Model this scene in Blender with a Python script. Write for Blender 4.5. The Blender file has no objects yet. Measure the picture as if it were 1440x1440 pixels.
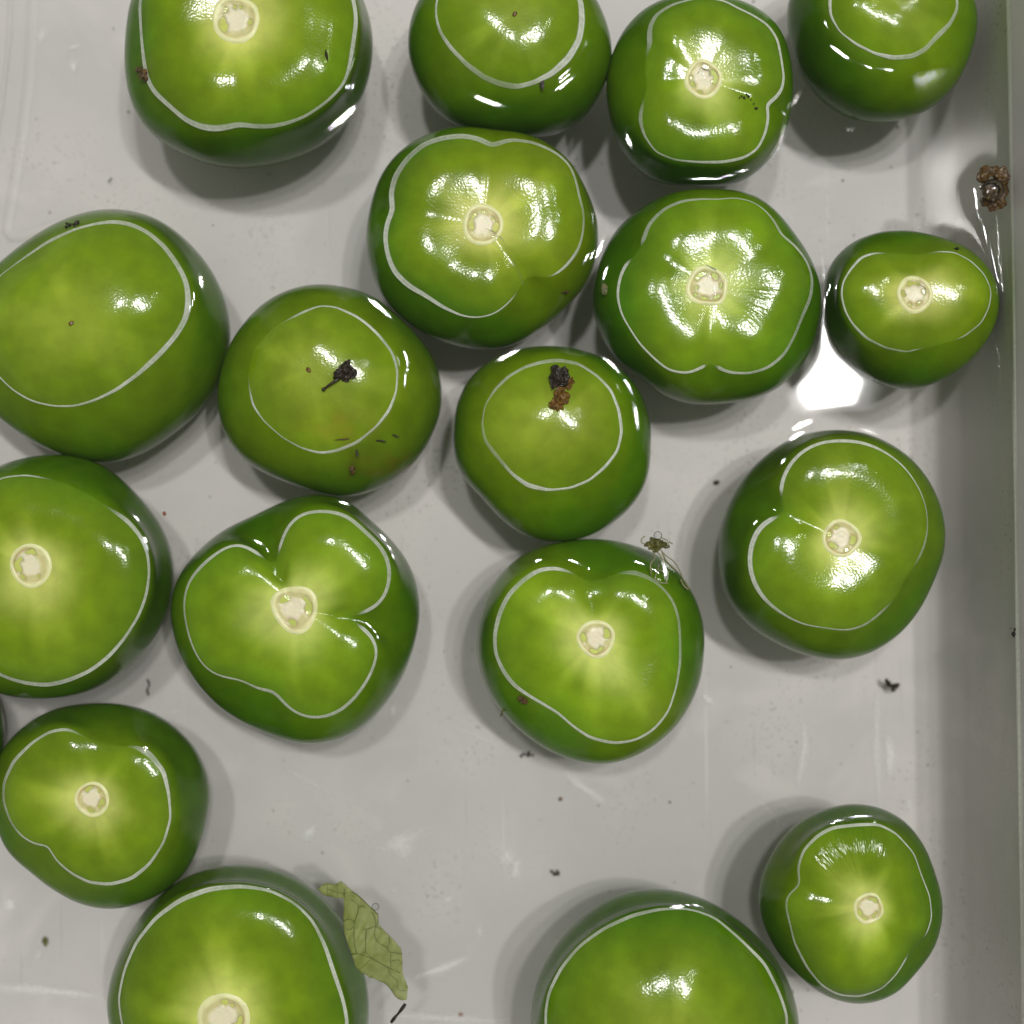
import bpy, bmesh, math, random
import numpy as np
from mathutils import Vector, geometry

# ------------------------------------------------------------------ camera, world, lamps
S = bpy.context.scene
COL = S.collection
H, F = 0.270, 0.235            # camera height above the water, frame width at the water (metres)
PX = F / 1440.0

cam = bpy.data.cameras.new('camera')
cam_o = bpy.data.objects.new('camera', cam)
COL.objects.link(cam_o)
cam_o.location = (0, 0, H)
cam.sensor_width = 36
cam.lens = 36 * H / F
cam.clip_start, cam.clip_end = 0.005, 20
cam.dof.use_dof = True
cam.dof.focus_distance = H - 0.002
cam.dof.aperture_fstop = 6.3
S.camera = cam_o

w = bpy.data.worlds.new('World')
S.world = w
w.use_nodes = True
w.node_tree.nodes['Background'].inputs[0].default_value = (1.0, 0.98, 0.95, 1)
w.node_tree.nodes['Background'].inputs[1].default_value = 0.21

LAMP_H = 1.5
for (mx, my, P, d) in ((1168, 546, 3.0, 0.050), (1172, 543, 0.45, 0.120), (972, 372, 3.4, 0.080), (612, 318, 3.4, 0.085),  # second entry: wide dim disk added to soften the first lamp's glint
                       (1066, 458, 1.7, 0.060)):
    k = (LAMP_H + H) / H * PX
    l = bpy.data.lights.new('ceiling_lamp', 'AREA')
    l.shape, l.size, l.energy, l.color = 'DISK', d, P, (1.0, 0.985, 0.965)
    lo = bpy.data.objects.new('ceiling_lamp', l)
    COL.objects.link(lo)
    lo.location = ((mx - 720) * k, (720 - my) * k, LAMP_H)
    lo.rotation_euler = (-Vector(lo.location)).to_track_quat('-Z', 'Y').to_euler()

S.view_settings.view_transform = 'Standard'
S.view_settings.look = 'None'
S.view_settings.gamma = 1
S.view_settings.exposure = 0.28
S.cycles.max_bounces = 10
S.cycles.transparent_max_bounces = 16
S.cycles.sample_clamp_indirect = 25

# ------------------------------------------------------------------ helpers
rng = np.random.default_rng(7)
HM, LAM = 0.0011, 0.0027        # meniscus height and capillary length
DEPTH = 0.038                   # apparent depth of the water

def W3(px, py, z=0.0):
    k = (H - z) / H * PX
    return np.array([(px - 720) * k, (720 - py) * k, z])

def to_px(P):
    k = H / (H - P[:, 2]) / PX
    return np.stack([P[:, 0] * k + 720, 720 - P[:, 1] * k], 1)

def tag(o, label=None, cat=None, group=None, kind=None):
    if label: o['label'] = label
    if cat: o['category'] = cat
    if group: o['group'] = group
    if kind: o['kind'] = kind
    return o

def link(name, me, mat, parent=None, loc=(0, 0, 0)):
    o = bpy.data.objects.new(name, me)
    COL.objects.link(o)
    if mat: me.materials.append(mat)
    o.location = loc
    if parent: o.parent = parent
    return o

def mesh_np(name, V, faces, smooth=True):
    me = bpy.data.meshes.new(name)
    me.from_pydata([tuple(v) for v in V], [], faces)
    if smooth:
        me.polygons.foreach_set('use_smooth', [True] * len(me.polygons))
    me.update()
    return me

def set_col(me, name, C):
    a = me.color_attributes.new(name, 'FLOAT_COLOR', 'POINT')
    C4 = np.ones((len(C), 4), np.float32)
    C4[:, :3] = C
    a.data.foreach_set('color', C4.ravel())

def grid_faces(nr, nc, wrap=True):
    i = np.arange(nr - 1)[:, None]
    j = np.arange(nc if wrap else nc - 1)[None, :]
    j2 = (j + 1) % nc
    q = np.stack([i * nc + j + 0 * i, i * nc + j2 + 0 * i, (i + 1) * nc + j2, (i + 1) * nc + j], -1)
    return q.reshape(-1, 4).tolist()

def gsm(a, s):                  # circular gaussian smoothing
    n = len(a)
    k = np.arange(n); k = np.minimum(k, n - k)
    g = np.exp(-0.5 * (k / s) ** 2); g /= g.sum()
    return np.real(np.fft.ifft(np.fft.fft(a) * np.fft.fft(g)))

def polar(poly, c, th):         # farthest crossing of each ray with the closed polygon
    P = np.asarray(poly) - c
    Q = np.roll(P, -1, 0)
    d = np.stack([np.cos(th), np.sin(th)], 1)[:, None]
    e = (Q - P)[None]
    den = d[..., 0] * e[..., 1] - d[..., 1] * e[..., 0]
    den = np.where(abs(den) < 1e-12, 1e-12, den)
    t = (P[None, :, 0] * e[..., 1] - P[None, :, 1] * e[..., 0]) / den
    s = (P[None, :, 0] * d[..., 1] - P[None, :, 1] * d[..., 0]) / den
    ok = (s >= -1e-6) & (s <= 1 + 1e-6) & (t > 0)
    return np.where(ok, t, -1).max(1)

def ss(a, b, x):
    t = np.clip((x - a) / (b - a), 0, 1)
    return t * t * (3 - 2 * t)

def noise1(th, freqs, r):
    return sum(r.normal() / math.sqrt(k) * np.cos(k * th + r.uniform(0, 6.28)) for k in freqs)

def noise3(P, scale, r, n=14):
    out = np.zeros(len(P))
    for _ in range(n):
        v = r.normal(size=3); v *= scale * r.uniform(.5, 1.5) / np.linalg.norm(v)
        out += np.cos(P @ v + r.uniform(0, 6.28))
    return out / math.sqrt(n / 2)

# ------------------------------------------------------------------ materials
def mat_new(name):
    m = bpy.data.materials.new(name)
    m.use_nodes = True
    nt = m.node_tree
    return m, nt, nt.nodes['Principled BSDF']

def node(nt, t, **kw):
    n = nt.nodes.new(t)
    for k, v in kw.items(): setattr(n, k, v)
    return n

def make_skin():
    m, nt, b = mat_new('tomatillo_skin')
    L = nt.links.new
    att = node(nt, 'ShaderNodeAttribute', attribute_name='pigment')
    tc = node(nt, 'ShaderNodeTexCoord')
    nz = node(nt, 'ShaderNodeTexNoise'); nz.inputs['Scale'].default_value = 220; nz.inputs['Detail'].default_value = 5
    L(tc.outputs['Object'], nz.inputs['Vector'])
    mr = node(nt, 'ShaderNodeMapRange'); mr.inputs[1].default_value = .3; mr.inputs[2].default_value = .7
    mr.inputs[3].default_value = .88; mr.inputs[4].default_value = 1.12
    L(nz.outputs[0], mr.inputs[0])
    mul = node(nt, 'ShaderNodeVectorMath', operation='SCALE')
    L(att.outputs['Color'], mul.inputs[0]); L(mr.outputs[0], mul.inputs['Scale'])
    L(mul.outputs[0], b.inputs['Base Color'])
    b.inputs['Roughness'].default_value = .15
    # skin under water loses most of its gloss (water against skin instead of air)
    aw0 = node(nt, 'ShaderNodeAttribute', attribute_name='wet')
    ms = node(nt, 'ShaderNodeMapRange'); ms.inputs[3].default_value = .5; ms.inputs[4].default_value = .17
    L(aw0.outputs['Fac'], ms.inputs[0]); L(ms.outputs[0], b.inputs['Specular IOR Level'])
    b.inputs['IOR'].default_value = 1.45
    b.inputs['Subsurface Weight'].default_value = .22
    b.inputs['Subsurface Radius'].default_value = (.8, 1.0, .2)
    b.inputs['Subsurface Scale'].default_value = .0045
    # pores: fine sparkle in the highlights, and radial wrinkles
    n2 = node(nt, 'ShaderNodeTexNoise'); n2.inputs['Scale'].default_value = 2000; n2.inputs['Detail'].default_value = 0
    L(tc.outputs['Object'], n2.inputs['Vector'])
    n4 = node(nt, 'ShaderNodeTexNoise'); n4.inputs['Scale'].default_value = 420; n4.inputs['Detail'].default_value = 2
    L(tc.outputs['Object'], n4.inputs['Vector'])
    uv = node(nt, 'ShaderNodeUVMap')
    mp = node(nt, 'ShaderNodeMapping'); mp.inputs['Scale'].default_value = (75, 7, 1)
    L(uv.outputs[0], mp.inputs[0])
    n3 = node(nt, 'ShaderNodeTexNoise'); n3.inputs['Scale'].default_value = 1; n3.inputs['Detail'].default_value = 2
    L(mp.outputs[0], n3.inputs['Vector'])
    aw = node(nt, 'ShaderNodeAttribute', attribute_name='wrinkle')
    mw = node(nt, 'ShaderNodeMath', operation='MULTIPLY'); L(n3.outputs[0], mw.inputs[0]); L(aw.outputs['Fac'], mw.inputs[1])
    b3 = node(nt, 'ShaderNodeBump'); b3.inputs['Strength'].default_value = .8; b3.inputs['Distance'].default_value = .0006
    L(mw.outputs[0], b3.inputs['Height'])
    b2 = node(nt, 'ShaderNodeBump'); b2.inputs['Strength'].default_value = .30; b2.inputs['Distance'].default_value = .00007
    L(n2.outputs[0], b2.inputs['Height']); L(b3.outputs[0], b2.inputs['Normal'])
    b1 = node(nt, 'ShaderNodeBump'); b1.inputs['Strength'].default_value = .5; b1.inputs['Distance'].default_value = .00006
    L(n4.outputs[0], b1.inputs['Height']); L(b2.outputs[0], b1.inputs['Normal'])
    L(b1.outputs[0], b.inputs['Normal'])
    return m

def make_vcol(name, rough=.4, attr='pigment', sss=0, bump=0, bscale=1500, spec=.5):
    m, nt, b = mat_new(name)
    L = nt.links.new
    att = node(nt, 'ShaderNodeAttribute', attribute_name=attr)
    L(att.outputs['Color'], b.inputs['Base Color'])
    b.inputs['Roughness'].default_value = rough
    b.inputs['Specular IOR Level'].default_value = spec
    if sss:
        b.inputs['Subsurface Weight'].default_value = sss
        b.inputs['Subsurface Scale'].default_value = .001
    if bump:
        tc = node(nt, 'ShaderNodeTexCoord')
        n2 = node(nt, 'ShaderNodeTexNoise'); n2.inputs['Scale'].default_value = bscale; n2.inputs['Detail'].default_value = 3
        L(tc.outputs['Object'], n2.inputs['Vector'])
        b2 = node(nt, 'ShaderNodeBump'); b2.inputs['Strength'].default_value = .7; b2.inputs['Distance'].default_value = bump
        L(n2.outputs[0], b2.inputs['Height']); L(b2.outputs[0], b.inputs['Normal'])
    return m

def make_plain(name, c1, c2, rough=.4, scale=900, bump=.0002, trans=0):
    m, nt, b = mat_new(name)
    L = nt.links.new
    tc = node(nt, 'ShaderNodeTexCoord')
    n2 = node(nt, 'ShaderNodeTexNoise'); n2.inputs['Scale'].default_value = scale; n2.inputs['Detail'].default_value = 4
    L(tc.outputs['Object'], n2.inputs['Vector'])
    cr = node(nt, 'ShaderNodeValToRGB')
    cr.color_ramp.elements[0].position = .35; cr.color_ramp.elements[0].color = (*c1, 1)
    cr.color_ramp.elements[1].position = .65; cr.color_ramp.elements[1].color = (*c2, 1)
    L(n2.outputs[0], cr.inputs[0]); L(cr.outputs[0], b.inputs['Base Color'])
    b.inputs['Roughness'].default_value = rough
    if bump:
        b2 = node(nt, 'ShaderNodeBump'); b2.inputs['Strength'].default_value = .8; b2.inputs['Distance'].default_value = bump
        L(n2.outputs[0], b2.inputs['Height']); L(b2.outputs[0], b.inputs['Normal'])
    if trans:
        out = nt.nodes['Material Output']
        tl = node(nt, 'ShaderNodeBsdfTransparent'); mx = node(nt, 'ShaderNodeMixShader'); mx.inputs[0].default_value = trans
        L(b.outputs[0], mx.inputs[1]); L(tl.outputs[0], mx.inputs[2]); L(mx.outputs[0], out.inputs[0])
    return m

def make_clear(name, tint=(1, 1, 1), ior=1.33):
    m, nt, b = mat_new(name)
    L = nt.links.new
    nt.nodes.remove(b)
    out = nt.nodes['Material Output']
    tr = node(nt, 'ShaderNodeBsdfTransparent'); tr.inputs[0].default_value = (*tint, 1)
    gl = node(nt, 'ShaderNodeBsdfGlossy'); gl.inputs['Roughness'].default_value = 0.03
    fr = node(nt, 'ShaderNodeFresnel'); fr.inputs['IOR'].default_value = ior
    mx = node(nt, 'ShaderNodeMixShader')
    L(fr.outputs[0], mx.inputs[0]); L(tr.outputs[0], mx.inputs[1]); L(gl.outputs[0], mx.inputs[2])
    L(mx.outputs[0], out.inputs[0])
    return m

def make_tub():
    m, nt, b = mat_new('white_plastic')
    L = nt.links.new
    tc = node(nt, 'ShaderNodeTexCoord')
    n1 = node(nt, 'ShaderNodeTexNoise'); n1.inputs['Scale'].default_value = 14; n1.inputs['Detail'].default_value = 6
    L(tc.outputs['Object'], n1.inputs['Vector'])
    cr = node(nt, 'ShaderNodeValToRGB')
    cr.color_ramp.elements[0].position = .38; cr.color_ramp.elements[0].color = (.650, .630, .622, 1)
    cr.color_ramp.elements[1].position = .62; cr.color_ramp.elements[1].color = (.780, .742, .722, 1)
    L(n1.outputs[0], cr.inputs[0])
    # faint grey smudges of settled silt
    n2 = node(nt, 'ShaderNodeTexNoise'); n2.inputs['Scale'].default_value = 900; n2.inputs['Detail'].default_value = 2
    L(tc.outputs['Object'], n2.inputs['Vector'])
    n3 = node(nt, 'ShaderNodeTexNoise'); n3.inputs['Scale'].default_value = 28; n3.inputs['Detail'].default_value = 3
    L(tc.outputs['Object'], n3.inputs['Vector'])
    r2 = node(nt, 'ShaderNodeMapRange'); r2.inputs[1].default_value = .60; r2.inputs[2].default_value = .72
    L(n2.outputs[0], r2.inputs[0])
    r3 = node(nt, 'ShaderNodeMapRange'); r3.inputs[1].default_value = .50; r3.inputs[2].default_value = .70
    r3.inputs[4].default_value = .55
    L(n3.outputs[0], r3.inputs[0])
    mm = node(nt, 'ShaderNodeMath', operation='MULTIPLY'); L(r2.outputs[0], mm.inputs[0]); L(r3.outputs[0], mm.inputs[1])
    mx = node(nt, 'ShaderNodeMix', data_type='RGBA')
    L(mm.outputs[0], mx.inputs[0]); L(cr.outputs[0], mx.inputs[6]); mx.inputs[7].default_value = (.16, .15, .13, 1)
    last = mx.outputs[2]
    for (rz, sx, sy, lo, amt, cc) in ((.5, 900, 14, .70, .40, (.88, .86, .84, 1)), (2.2, 700, 10, .71, .40, (.88, .86, .84, 1)), (1.2, 1000, 18, .71, .40, (.30, .29, .27, 1))):
        mp = node(nt, 'ShaderNodeMapping'); mp.inputs['Rotation'].default_value = (0, 0, rz); mp.inputs['Scale'].default_value = (sx, sy, 1)
        L(tc.outputs['Object'], mp.inputs[0])
        ns = node(nt, 'ShaderNodeTexNoise'); ns.inputs['Scale'].default_value = 1; ns.inputs['Detail'].default_value = 2
        L(mp.outputs[0], ns.inputs['Vector'])
        rr_ = node(nt, 'ShaderNodeMapRange'); rr_.inputs[1].default_value = lo; rr_.inputs[2].default_value = lo + .06; rr_.inputs[4].default_value = amt
        L(ns.outputs[0], rr_.inputs[0])
        m2 = node(nt, 'ShaderNodeMix', data_type='RGBA'); m2.inputs[7].default_value = cc
        L(rr_.outputs[0], m2.inputs[0]); L(last, m2.inputs[6]); last = m2.outputs[2]
    # dried-on watermarks: broad pale and dull patches
    nw = node(nt, 'ShaderNodeTexNoise'); nw.inputs['Scale'].default_value = 34; nw.inputs['Detail'].default_value = 3; nw.inputs['Distortion'].default_value = 1.2
    L(tc.outputs['Object'], nw.inputs['Vector'])
    rw_ = node(nt, 'ShaderNodeMapRange'); rw_.inputs[1].default_value = .55; rw_.inputs[2].default_value = .72; rw_.inputs[4].default_value = .45
    L(nw.outputs[0], rw_.inputs[0])
    m3 = node(nt, 'ShaderNodeMix', data_type='RGBA'); m3.inputs[7].default_value = (.84, .79, .775, 1)
    L(rw_.outputs[0], m3.inputs[0]); L(last, m3.inputs[6])
    L(m3.outputs[2], b.inputs['Base Color'])
    b.inputs['Roughness'].default_value = .42
    b.inputs['Specular IOR Level'].default_value = .25
    b.inputs['Subsurface Weight'].default_value = .15
    b.inputs['Subsurface Radius'].default_value = (1, .95, .85)
    b.inputs['Subsurface Scale'].default_value = .004
    return m

def make_faded(name, col, rough=.5, strength=1.0):      # edge-faded thin mark or sheen, alpha stored per point
    m, nt, b = mat_new(name)
    L = nt.links.new
    out = nt.nodes['Material Output']
    att = node(nt, 'ShaderNodeAttribute', attribute_name='cover')
    tc = node(nt, 'ShaderNodeTexCoord')
    n2 = node(nt, 'ShaderNodeTexNoise'); n2.inputs['Scale'].default_value = 1100; n2.inputs['Detail'].default_value = 3
    L(tc.outputs['Object'], n2.inputs['Vector'])
    r2 = node(nt, 'ShaderNodeMapRange'); r2.inputs[1].default_value = .3; r2.inputs[2].default_value = .7
    r2.inputs[3].default_value = .72 * strength; r2.inputs[4].default_value = strength
    L(n2.outputs[0], r2.inputs[0])
    mu = node(nt, 'ShaderNodeMath', operation='MULTIPLY'); L(att.outputs['Fac'], mu.inputs[0]); L(r2.outputs[0], mu.inputs[1])
    tr = node(nt, 'ShaderNodeBsdfTransparent')
    b.inputs['Base Color'].default_value = (*col, 1); b.inputs['Roughness'].default_value = rough
    mx = node(nt, 'ShaderNodeMixShader')
    L(mu.outputs[0], mx.inputs[0]); L(tr.outputs[0], mx.inputs[1]); L(b.outputs[0], mx.inputs[2]); L(mx.outputs[0], out.inputs[0])
    return m

M_SKIN = make_skin()
M_SCAR = make_vcol('scar_flesh', .35, sss=.2, bump=.00010, bscale=1500)
M_MENISCUS = make_faded('painted_meniscus_light', (.80, .85, .70), .4, .95)
M_WATER = make_clear('water', (.985, .985, .975))
M_BUBBLE = make_clear('bubble_film', (.97, .97, .97), 1.25)
M_TUB = make_tub()
M_CAUSTIC = make_faded('painted_caustic_light', (.98, .97, .96), .4, 1.0)
M_CHAR = make_plain('charred_matter', (.010, .007, .005), (.045, .030, .018), .3, 1600, .0003)
M_AMBER = make_plain('amber_residue', (.075, .034, .006), (.24, .125, .022), .25, 1500, .0002)
M_BROWN = make_plain('brown_rot', (.045, .024, .009), (.15, .085, .022), .3, 1200, .0003)
M_SILT = make_plain('dark_silt', (.02, .018, .014), (.09, .08, .06), .6, 2000, 0)
M_RUST = make_plain('rusty_fleck', (.26, .07, .03), (.40, .14, .07), .5, 2000, 0)
M_WHITE = make_plain('pale_fleck', (.6, .6, .57), (.8, .8, .78), .5, 2000, 0)
M_OLIVE = make_plain('olive_husk', (.055, .060, .008), (.17, .16, .03), .4, 1300, .0003)
M_HUSK = make_plain('husk_tissue', (.29, .35, .07), (.40, .45, .13), .5, 420, .0002, .30)
M_VEIN = make_plain('husk_vein', (.11, .14, .025), (.17, .19, .04), .5, 900, 0)
M_THREAD = make_plain('husk_thread', (.22, .20, .09), (.40, .37, .22), .4, 900, 0)

# ------------------------------------------------------------------ tub
TUB_ROT = math.radians(.84)
tub_c = (-0.0134, 0.0)
hx, hy = 0.1288, 0.172
def rrect(ax, ay, r, n=10):
    pts = []
    for (cx, cy, a0) in ((ax - r, ay - r, 0), (-ax + r, ay - r, 90), (-ax + r, -ay + r, 180), (ax - r, -ay + r, 270)):
        for i in range(n + 1):
            a = math.radians(a0 + 90 * i / n)
            pts.append((cx + r * math.cos(a), cy + r * math.sin(a)))
    return pts
prof = []
FR = .0075
for i in range(9):
    a = math.pi / 2 * i / 8
    prof.append((-FR + FR * math.sin(a), -DEPTH + FR - FR * math.cos(a)))
prof += [(0, -.02), (.0003, -.004), (.0006, .004), (.001, .010), (.0016, .0120), (.003, .0130), (.012, .0132), (.0135, .0122),
         (.0135, .006), (.0120, .0060), (.0036, .0060), (.0034, -.03), (.002, -.0395), (-.006, -.0405)]
V, rows = [], []
for (o, z) in prof:
    rows.append(len(V))
    V += [(x, y, z) for (x, y) in rrect(hx + o, hy + o, .022 + o)]
n = 44
Fc = []
for i in range(len(prof) - 1):
    for j in range(n):
        Fc.append((rows[i] + j, rows[i] + (j + 1) % n, rows[i + 1] + (j + 1) % n, rows[i + 1] + j))
Fc = [f[::-1] for f in Fc]
Fc.append(tuple(range(n)))
Fc.append(tuple(range(rows[-1] + n - 1, rows[-1] - 1, -1)))
me = mesh_np('plastic_tub', V, Fc)
tub = link('plastic_tub', me, M_TUB, None, (tub_c[0], tub_c[1], 0))
tub.rotation_euler.z = TUB_ROT
tag(tub, 'off-white plastic tub of shallow water holding all the tomatillos', 'tub')

def tub_local(p):
    d = np.array([p[0] - tub_c[0], p[1] - tub_c[1]])
    c, s = math.cos(-TUB_ROT), math.sin(-TUB_ROT)
    return np.array([c * d[0] - s * d[1], s * d[0] + c * d[1], p[2]])

# pale streaks painted on the tub floor to show caustic light (px polyline, width px, cover)
def caustic_streak(pts, wid, cover):
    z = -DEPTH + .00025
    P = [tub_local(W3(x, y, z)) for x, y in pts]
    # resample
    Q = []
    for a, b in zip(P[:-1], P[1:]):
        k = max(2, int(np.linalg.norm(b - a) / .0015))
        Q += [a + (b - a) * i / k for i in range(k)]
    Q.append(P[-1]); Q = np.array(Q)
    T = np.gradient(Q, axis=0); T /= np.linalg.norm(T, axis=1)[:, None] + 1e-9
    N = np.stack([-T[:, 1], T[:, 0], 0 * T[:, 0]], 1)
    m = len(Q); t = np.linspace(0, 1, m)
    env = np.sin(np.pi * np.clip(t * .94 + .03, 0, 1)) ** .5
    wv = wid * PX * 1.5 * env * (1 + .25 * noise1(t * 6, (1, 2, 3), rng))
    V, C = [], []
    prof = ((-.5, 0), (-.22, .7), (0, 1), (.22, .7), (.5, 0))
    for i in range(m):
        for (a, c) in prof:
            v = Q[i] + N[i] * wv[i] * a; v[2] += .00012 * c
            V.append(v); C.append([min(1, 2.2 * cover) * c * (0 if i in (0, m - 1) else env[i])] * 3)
    me = mesh_np('caustic_streak', V, grid_faces(m, 5, False))
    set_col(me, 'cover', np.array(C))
    link('caustic_streak', me, M_CAUSTIC, tub)
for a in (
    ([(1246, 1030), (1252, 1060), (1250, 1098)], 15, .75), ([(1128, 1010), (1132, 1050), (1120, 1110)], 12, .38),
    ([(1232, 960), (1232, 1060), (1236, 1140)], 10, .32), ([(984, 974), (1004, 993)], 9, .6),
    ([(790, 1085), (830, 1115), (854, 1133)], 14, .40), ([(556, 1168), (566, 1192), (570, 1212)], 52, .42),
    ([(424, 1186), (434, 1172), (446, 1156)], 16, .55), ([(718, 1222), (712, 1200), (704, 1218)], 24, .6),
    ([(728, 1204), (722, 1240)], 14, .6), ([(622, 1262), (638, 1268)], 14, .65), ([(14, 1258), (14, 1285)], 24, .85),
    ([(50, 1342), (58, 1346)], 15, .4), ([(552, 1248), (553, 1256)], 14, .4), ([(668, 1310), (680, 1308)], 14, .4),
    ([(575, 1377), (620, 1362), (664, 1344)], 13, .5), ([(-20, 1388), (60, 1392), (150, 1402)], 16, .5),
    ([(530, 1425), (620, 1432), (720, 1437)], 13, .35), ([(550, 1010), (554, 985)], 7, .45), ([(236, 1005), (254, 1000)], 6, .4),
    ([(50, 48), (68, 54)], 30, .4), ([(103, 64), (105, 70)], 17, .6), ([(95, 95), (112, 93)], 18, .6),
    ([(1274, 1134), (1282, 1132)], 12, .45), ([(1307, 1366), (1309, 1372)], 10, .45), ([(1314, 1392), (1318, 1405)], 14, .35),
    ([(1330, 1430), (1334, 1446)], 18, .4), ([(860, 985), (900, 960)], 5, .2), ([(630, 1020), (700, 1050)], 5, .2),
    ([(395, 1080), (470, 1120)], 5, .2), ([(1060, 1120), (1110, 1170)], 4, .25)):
    caustic_streak(*a)

# the moulded rib at the left end of the floor
def rib(pts, wid, hgt):
    z = -DEPTH
    P = np.array([tub_local(W3(x, y, z)) for x, y in pts])
    T = np.gradient(P, axis=0); T /= np.linalg.norm(T, axis=1)[:, None]
    N = np.stack([-T[:, 1], T[:, 0], 0 * T[:, 0]], 1)
    V = []; m = len(P)
    for i in range(m):
        e = math.sin(math.pi * min(1, max(0, (i + .3) / (m - .4)))) ** .4
        for k in range(9):
            a = -1 + k / 4
            v = P[i] + N[i] * a * wid; v[2] += hgt * e * math.cos(a * math.pi / 2) - .0001
            V.append(v)
    link('moulded_rib', mesh_np('moulded_rib', V, grid_faces(m, 9, False)), M_TUB, tub)
cv = [(48, -60), (45, 30), (41, 110), (33, 175), (25, 230), (17, 280), (11, 312), (10, 326), (16, 334), (30, 333), (55, 325), (90, 312), (130, 298)]
rib(cv, .0017, .0006)
rib([(16, -60), (14, 40), (9, 90), (3, 140), (-6, 200), (-14, 260)], .0008, .0006)

# ------------------------------------------------------------------ tomatillos: waterline (W) and outline (S) in photograph pixels
FR_ = {}
def fruit_data(key, scar, kind, rs, W, Sx, gaps=(), wsm=1.7, label='', tone=0.0, wr=(), sheen=1.0, c=.82, dd=None, stain=()):
    FR_[key] = dict(wsm=wsm, scar=scar, kind=kind, rs=rs, W=W, S=Sx, gaps=gaps, label=label, tone=tone, wr=wr, sheen=sheen, c=c, dd=dd, stain=stain)

fruit_data('f1', (332, 28), 'scar', 31,
 [(197,0),(198,22),(199,45),(201,67),(204,90),(207,109),(217,129),(240,150),(262,169),(285,179),(307,181),(326,177),(337,174),(352,177),(379,178),(405,173),(431,163),(461,142),(484,118),(491,94),(497,56),(501,30),(497,0),(480,-40),(430,-75),(350,-85),(270,-75),(220,-45)],
 [(187,0),(180,37),(177,82),(180,124),(191,161),(206,184),(232,204),(262,221),(292,234),(322,240),(360,239),(394,233),(431,221),(465,202),(495,172),(514,139),(525,97),(527,56),(519,19),(510,-5),(470,-65),(400,-105),(320,-110),(245,-85),(205,-45)],
 label='biggest tomatillo along the top edge, with a brown blemish at its left side', sheen=1.05, stain=((200, 100, 10, 9, (.13, .075, .02), .7),))
fruit_data('f2', (100, 455), 'blossom', 5,
 [(0,388),(30,366),(67,341),(105,323),(135,315),(161,312),(184,316),(206,326),(229,345),(247,369),(261,394),(265,420),(262,446),(247,472),(225,497),(195,525),(165,547),(135,562),(105,571),(75,571),(45,564),(19,549),(0,531),(-22,500),(-32,460),(-22,415)],
 [(0,377),(22,356),(56,332),(94,311),(131,300),(161,296),(195,300),(225,309),(255,330),(277,351),(300,379),(319,416),(329,454),(329,487),(322,521),(304,559),(277,589),(244,615),(210,637),(180,649),(157,653),(127,649),(86,639),(56,626),(22,604),(0,585),(-35,550),(-58,490),(-50,430),(-28,395)],
 label='large smooth oval tomatillo at the left edge, a dark fleck at its upper rim', tone=.35, sheen=.9)
fruit_data('f3', (434, 520), 'blossom', 6,
 [(427,439),(450,430),(472,432),(499,444),(515,455),(532,471),(551,495),(559,521),(557,551),(547,577),(529,600),(502,622),(472,634),(450,637),(424,630),(397,615),(371,592),(356,570),(351,547),(349,525),(358,490),(385,460)],
 [(309,540),(319,499),(337,465),(367,431),(397,412),(431,402),(461,401),(495,407),(525,416),(566,450),(600,487),(617,517),(624,559),(619,589),(600,630),(574,664),(536,688),(499,699),(487,700),(431,688),(405,679),(375,667),(345,649),(322,622),(311,592),(307,555)],
 gaps=(((362,488),55),), label='yellowish scratched tomatillo with a dried black stem lying on it', tone=.4, sheen=.75, stain=((548, 655, 40, 16, (.20, .16, .012), .6), (495, 660, 10, 16, (.10, .08, .01), .5), (478, 600, 45, 22, (.30, .26, .02), .45), (505, 640, 30, 10, (.12, .13, .01), .4)))
fruit_data('f4', (724, 20), 'blossom', 6,
 [(614,0),(613,22),(619,45),(634,67),(656,90),(682,109),(705,118),(727,122),(750,116),(776,103),(799,82),(814,56),(818,30),(816,0),(795,-30),(750,-50),(700,-52),(650,-35),(625,-18)],
 [(591,0),(579,26),(573,60),(576,90),(589,124),(607,154),(630,176),(665,189),(700,195),(735,196),(769,195),(799,186),(825,165),(847,131),(861,94),(859,56),(847,22),(836,0),(800,-50),(740,-75),(680,-68),(620,-40)],
 label='tomatillo at the top edge, blossom end up with a tiny brown dot', tone=.15, sheen=1.25)
fruit_data('f5', (679, 316), 'scar', 27,
 [(693,207),(675,197),(652,192),(622,195),(596,204),(574,223),(557,247),(550,274),(554,296),(546,311),(542,334),(546,360),(555,382),(574,401),(600,416),(622,431),(649,444),(671,447),(694,442),(712,429),(727,412),(740,388),(771,391),(787,382),(802,367),(814,349),(820,326),(821,300),(814,277),(810,255),(801,232),(780,214),(750,201),(720,197),(705,201)],
 [(514,337),(519,300),(532,255),(555,221),(585,199),(615,186),(645,180),(675,181),(709,186),(742,191),(772,206),(795,225),(814,251),(832,285),(842,322),(840,356),(831,390),(810,420),(787,442),(761,465),(731,484),(697,494),(660,493),(619,482),(581,461),(551,435),(532,409),(519,375)],
 gaps=(((748,398),26),), label='tomatillo with a deep crease running from its stem scar to the lower right', sheen=1.2)
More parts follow.
